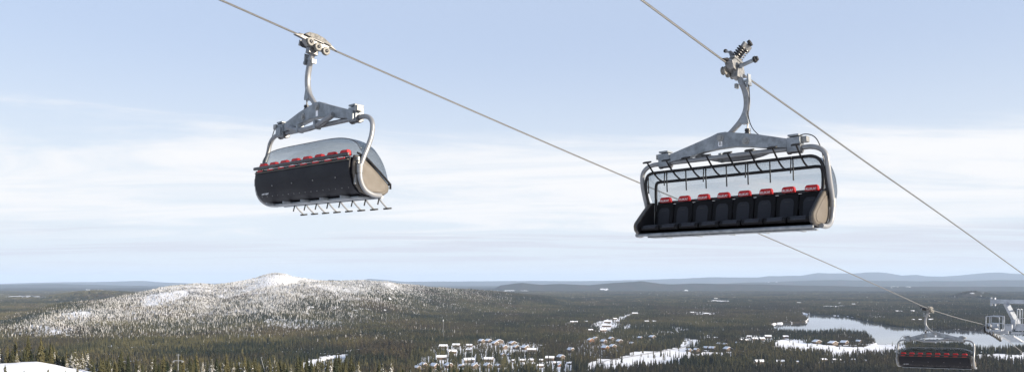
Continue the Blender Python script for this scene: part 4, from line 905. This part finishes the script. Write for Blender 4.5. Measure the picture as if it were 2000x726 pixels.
# ------------------------------------------------------------------ lift tower (local X across the line, Y downhill)
def tower():
    M['tower'] = mat('frosted_galvanised_tower', (.24, .26, .29), .55, .35, (3, (.42, .45, .49), .35, .65))
    e = empty('lift_tower', LT * LA + S * 66.94 + Vector((0, 0, -3.196)), 'frosty galvanised lift tower top cropped by the right frame edge', 'lift tower'); e.rotation_euler = (0, 0, -TH)
    G = LB - LA; CX = G / 2
    gz = float(height(*(LT * (LA + CX) + S * 68.5)[:2])) + 3.196
    MB().tube([(CX, 1.6, gz - 1), (CX, 1.6, -.6)], [.62, .42], 20).build('mast', 'tower', e)
    MB().box((CX, 1.6, -.12), (G - 3.2, .42, .50)).build('crossarm', 'tower', e, bevel=.02)
    MB().box((CX, 1.6, -.55), (G - 2.6, .16, .16)).build('lower_beam', 'tower', e)
    lf = MB().box((CX, 1.6, 1.74), (G + .0, .24, .30)).build('lifting_beam', 'tower', e, bevel=.015)
    for x_ in (.0, .24, G - .24, G - .0):
        MB().box((x_, 1.6, 1.72), (.06, .34, .62)).build('end_plate', 'tower', lf)
    for sx, x0, x1 in ((1, .95, 1.7), (-1, G - .95, G - 1.7)):
        MB().tube([(x0, 1.6, 1.62), (x1, 1.6, .05)], [.20, .24], 4).build('diagonal_leg', 'tower', e, smooth=False)
    for side, xs in ((1, 0), (-1, G)):
        # sheave assembly along the rope
        for i in range(10):
            y_ = .0 + i * .47; z_ = -.30 - .16 * y_ - .010 * y_ * y_
            w_ = MB().lathe((xs - .07, y_, z_), (xs + .07, y_, z_), [(0, .10), (0, .235), (.28, .26), (.5, .225), (.72, .26), (1, .235), (1, .10)], 20).build('sheave', 'rubber', e)
            MB().lathe((xs - .085, y_, z_), (xs + .085, y_, z_), [(0, .06), (0, .15), (1, .15), (1, .06)], 14).build('hub', 'bright', w_)
            if i % 2 == 0: MB().prism([(y_ - .08, z_ - .04), (y_ + .55, z_ - .14), (y_ + .55, z_ - .02), (y_ + .24, z_ - .24), (y_ - .08, z_ + .08)], lambda a, b: (xs + side * .10, a, b), lambda a, b: (xs + side * .14, a, b)).build('rocker', 'tower', e)
        mb = MB(); mb.box((xs + side * .22, 2.1, -.36), (.12, 4.4, .16), Matrix.Rotation(R(-11), 3, 'X')); mb.box((xs + side * .65, 1.6, -.50), (.9, .3, .3)); mb.build('sheave_beam', 'tower', e)
        ry = Matrix.Rotation(R(-11), 3, 'X')
        # catwalk with steps and rails
        mb = MB(); mb.box((xs + side * .62, -.1, -.34), (.78, 1.5, .05)); mb.box((xs + side * .24, -.1, -.30), (.04, 1.5, .12)); mb.box((xs + side * 1.0, -.1, -.30), (.04, 1.5, .12)); mb.build('catwalk', 'tower', e)
        mb = MB()
        for i in range(9): mb.box((xs + side * .95, 1.9 + i * .34, -.80 - i * .075), (.9, .20, .03))
        for x_ in (.5, 1.42): mb.box((xs + side * x_, 3.2, -1.08), (.05, 3.2, .12), ry)
        mb.build('lower_catwalk', 'tower', e)
        for y_ in (-.82, .2, .62):
            hp_ = smooth_path([(xs + side * .22, y_, -.32), (xs + side * .22, y_, .55), (xs + side * .30, y_, .70), (xs + side * .98, y_, .70), (xs + side * 1.06, y_, .55), (xs + side * 1.06, y_, -.32)], 3)
            mb = MB(); mb.tube(hp_, .028, 6); mb.cyl((xs + side * .22, y_, .18), (xs + side * 1.06, y_, .18), .02, 6); mb.build('railing', 'tower', e)
        for x_ in (1.75, 1.95):
            MB().tube(smooth_path([(xs + side * x_, 1.25, .1), (xs + side * x_, 1.25, 1.05), (xs + side * x_, 1.4, 1.2), (xs + side * x_, 1.75, 1.2), (xs + side * x_, 1.9, 1.05), (xs + side * x_, 1.9, .1)], 3), .03, 6).build('railing', 'tower', e)
        MB().cyl((xs + side * 1.8, 1.4, .55), (CX, 1.4, .55), .025, 6).build('handrail', 'tower', e)
        MB().box((xs + side * .62, .05, .0), (.35, .3, .35)).build('switch_box', 'tower', e, bevel=.02)
        mb = MB(); mb.box((xs + side * 1.25, 1.1, -.15), (.5, .5, .5)); mb.box((xs + side * 1.5, 1.35, .1), (.3, .3, .7)); mb.build('bracket', 'tower', e, bevel=.02)
tower()
# ------------------------------------------------------------------ small poles in the distance
M['pole'] = mat('pale_metal_pole', (.22, .23, .24), .6, .2)
def small_tower(u, D, vt, label):
    x = (u - 1000) * D / F_PX; z = float(height(x, D)); top = -(vt - V0) * D / F_PX
    e = empty('small_lift_tower', (x, D, z), label, 'lift tower', 'small lift towers in the near trees'); hh = top - z
    MB().tube([(0, 0, -.5), (0, 0, hh)], [.22, .15], 8).build('mast', 'pole', e)
    MB().box((0, 0, hh - 3.4), (4.6, .3, .3)).build('crossarm', 'pole', e); MB().box((0, 0, hh - .6), (2.2, .18, .18)).build('top_beam', 'pole', e)
    for sx in (-1, 1): MB().box((sx * 2.2, 0, hh - 3.9), (.3, 2.2, .5)).build('sheave_train', 'pole', e)
small_tower(348, 400, 690, 'small pale lift tower poking out of the spruces left of centre')
small_tower(467, 430, 706, 'lower small lift tower among the spruces')
def mast(u, v0_, v1, label):
    x, y, z = plain_pt(u, v0_); z = float(height(x, y)); hgt = (v0_ - v1) * y / F_PX; e = empty('radio_mast', (x, y, z), label, 'mast')
    mb = MB()
    for k in range(3):
        a = 2.094 * k; mb.tube([(math.cos(a) * 1.3, math.sin(a) * 1.3, 0), (math.cos(a) * .7, math.sin(a) * .7, hgt)], .16, 4)
    for i in range(int(hgt / 3)):
        for k in range(3):
            a, b = 2.094 * k, 2.094 * (k + 1); r_ = 1.3 - .6 * i * 3 / hgt
            mb.tube([(math.cos(a) * r_, math.sin(a) * r_, i * 3), (math.cos(b) * r_, math.sin(b) * r_, i * 3 + 3)], .09, 4)
    mb.build('lattice', 'pole', e); MB().box((0, 0, hgt - 2.5), (2.0, 2.0, 4.5)).build('antenna', 'white', e)
mast(866, 661, 623, 'tall slim white radio mast above the village lodges')
D = 405; x = (521 - 1000) * D / F_PX; z = float(height(x, D))
e = empty('leaning_pole', (x, D, z), 'pale leaning pole standing between the near spruces', 'pole'); hh = -(697 - V0) * D / F_PX - z
MB().tube([(0, 0, -.5), (-2.9, 0, hh)], [.14, .09], 6).build('shaft', 'pole', e); MB().cyl((-2.9, 0, hh), (-2.2, 0, hh + .1), .12, 6).build('lamp_head', 'pole', e)

# ------------------------------------------------------------------ haze
HAZE = True
if HAZE:
    mb = MB(); mb.box((0, 0, 200), (152000, 152000, 800)); hz = mb.build('haze', 'white', None, smooth=False); hz.data.materials.clear()
    m = bpy.data.materials.new('haze'); m.use_nodes = True; t = m.node_tree; t.nodes.clear(); pv_ = t.nodes.new('ShaderNodeVolumePrincipled'); o_ = t.nodes.new('ShaderNodeOutputMaterial')
    pv_.inputs['Color'].default_value = (.60, .76, 1.0, 1); pv_.inputs['Density'].default_value = 1.9e-5; pv_.inputs['Anisotropy'].default_value = .0
    t.links.new(pv_.outputs[0], o_.inputs['Volume']); hz.data.materials.append(m); tag(hz, 'thin blue air haze over the far forests', None, None, 'stuff')
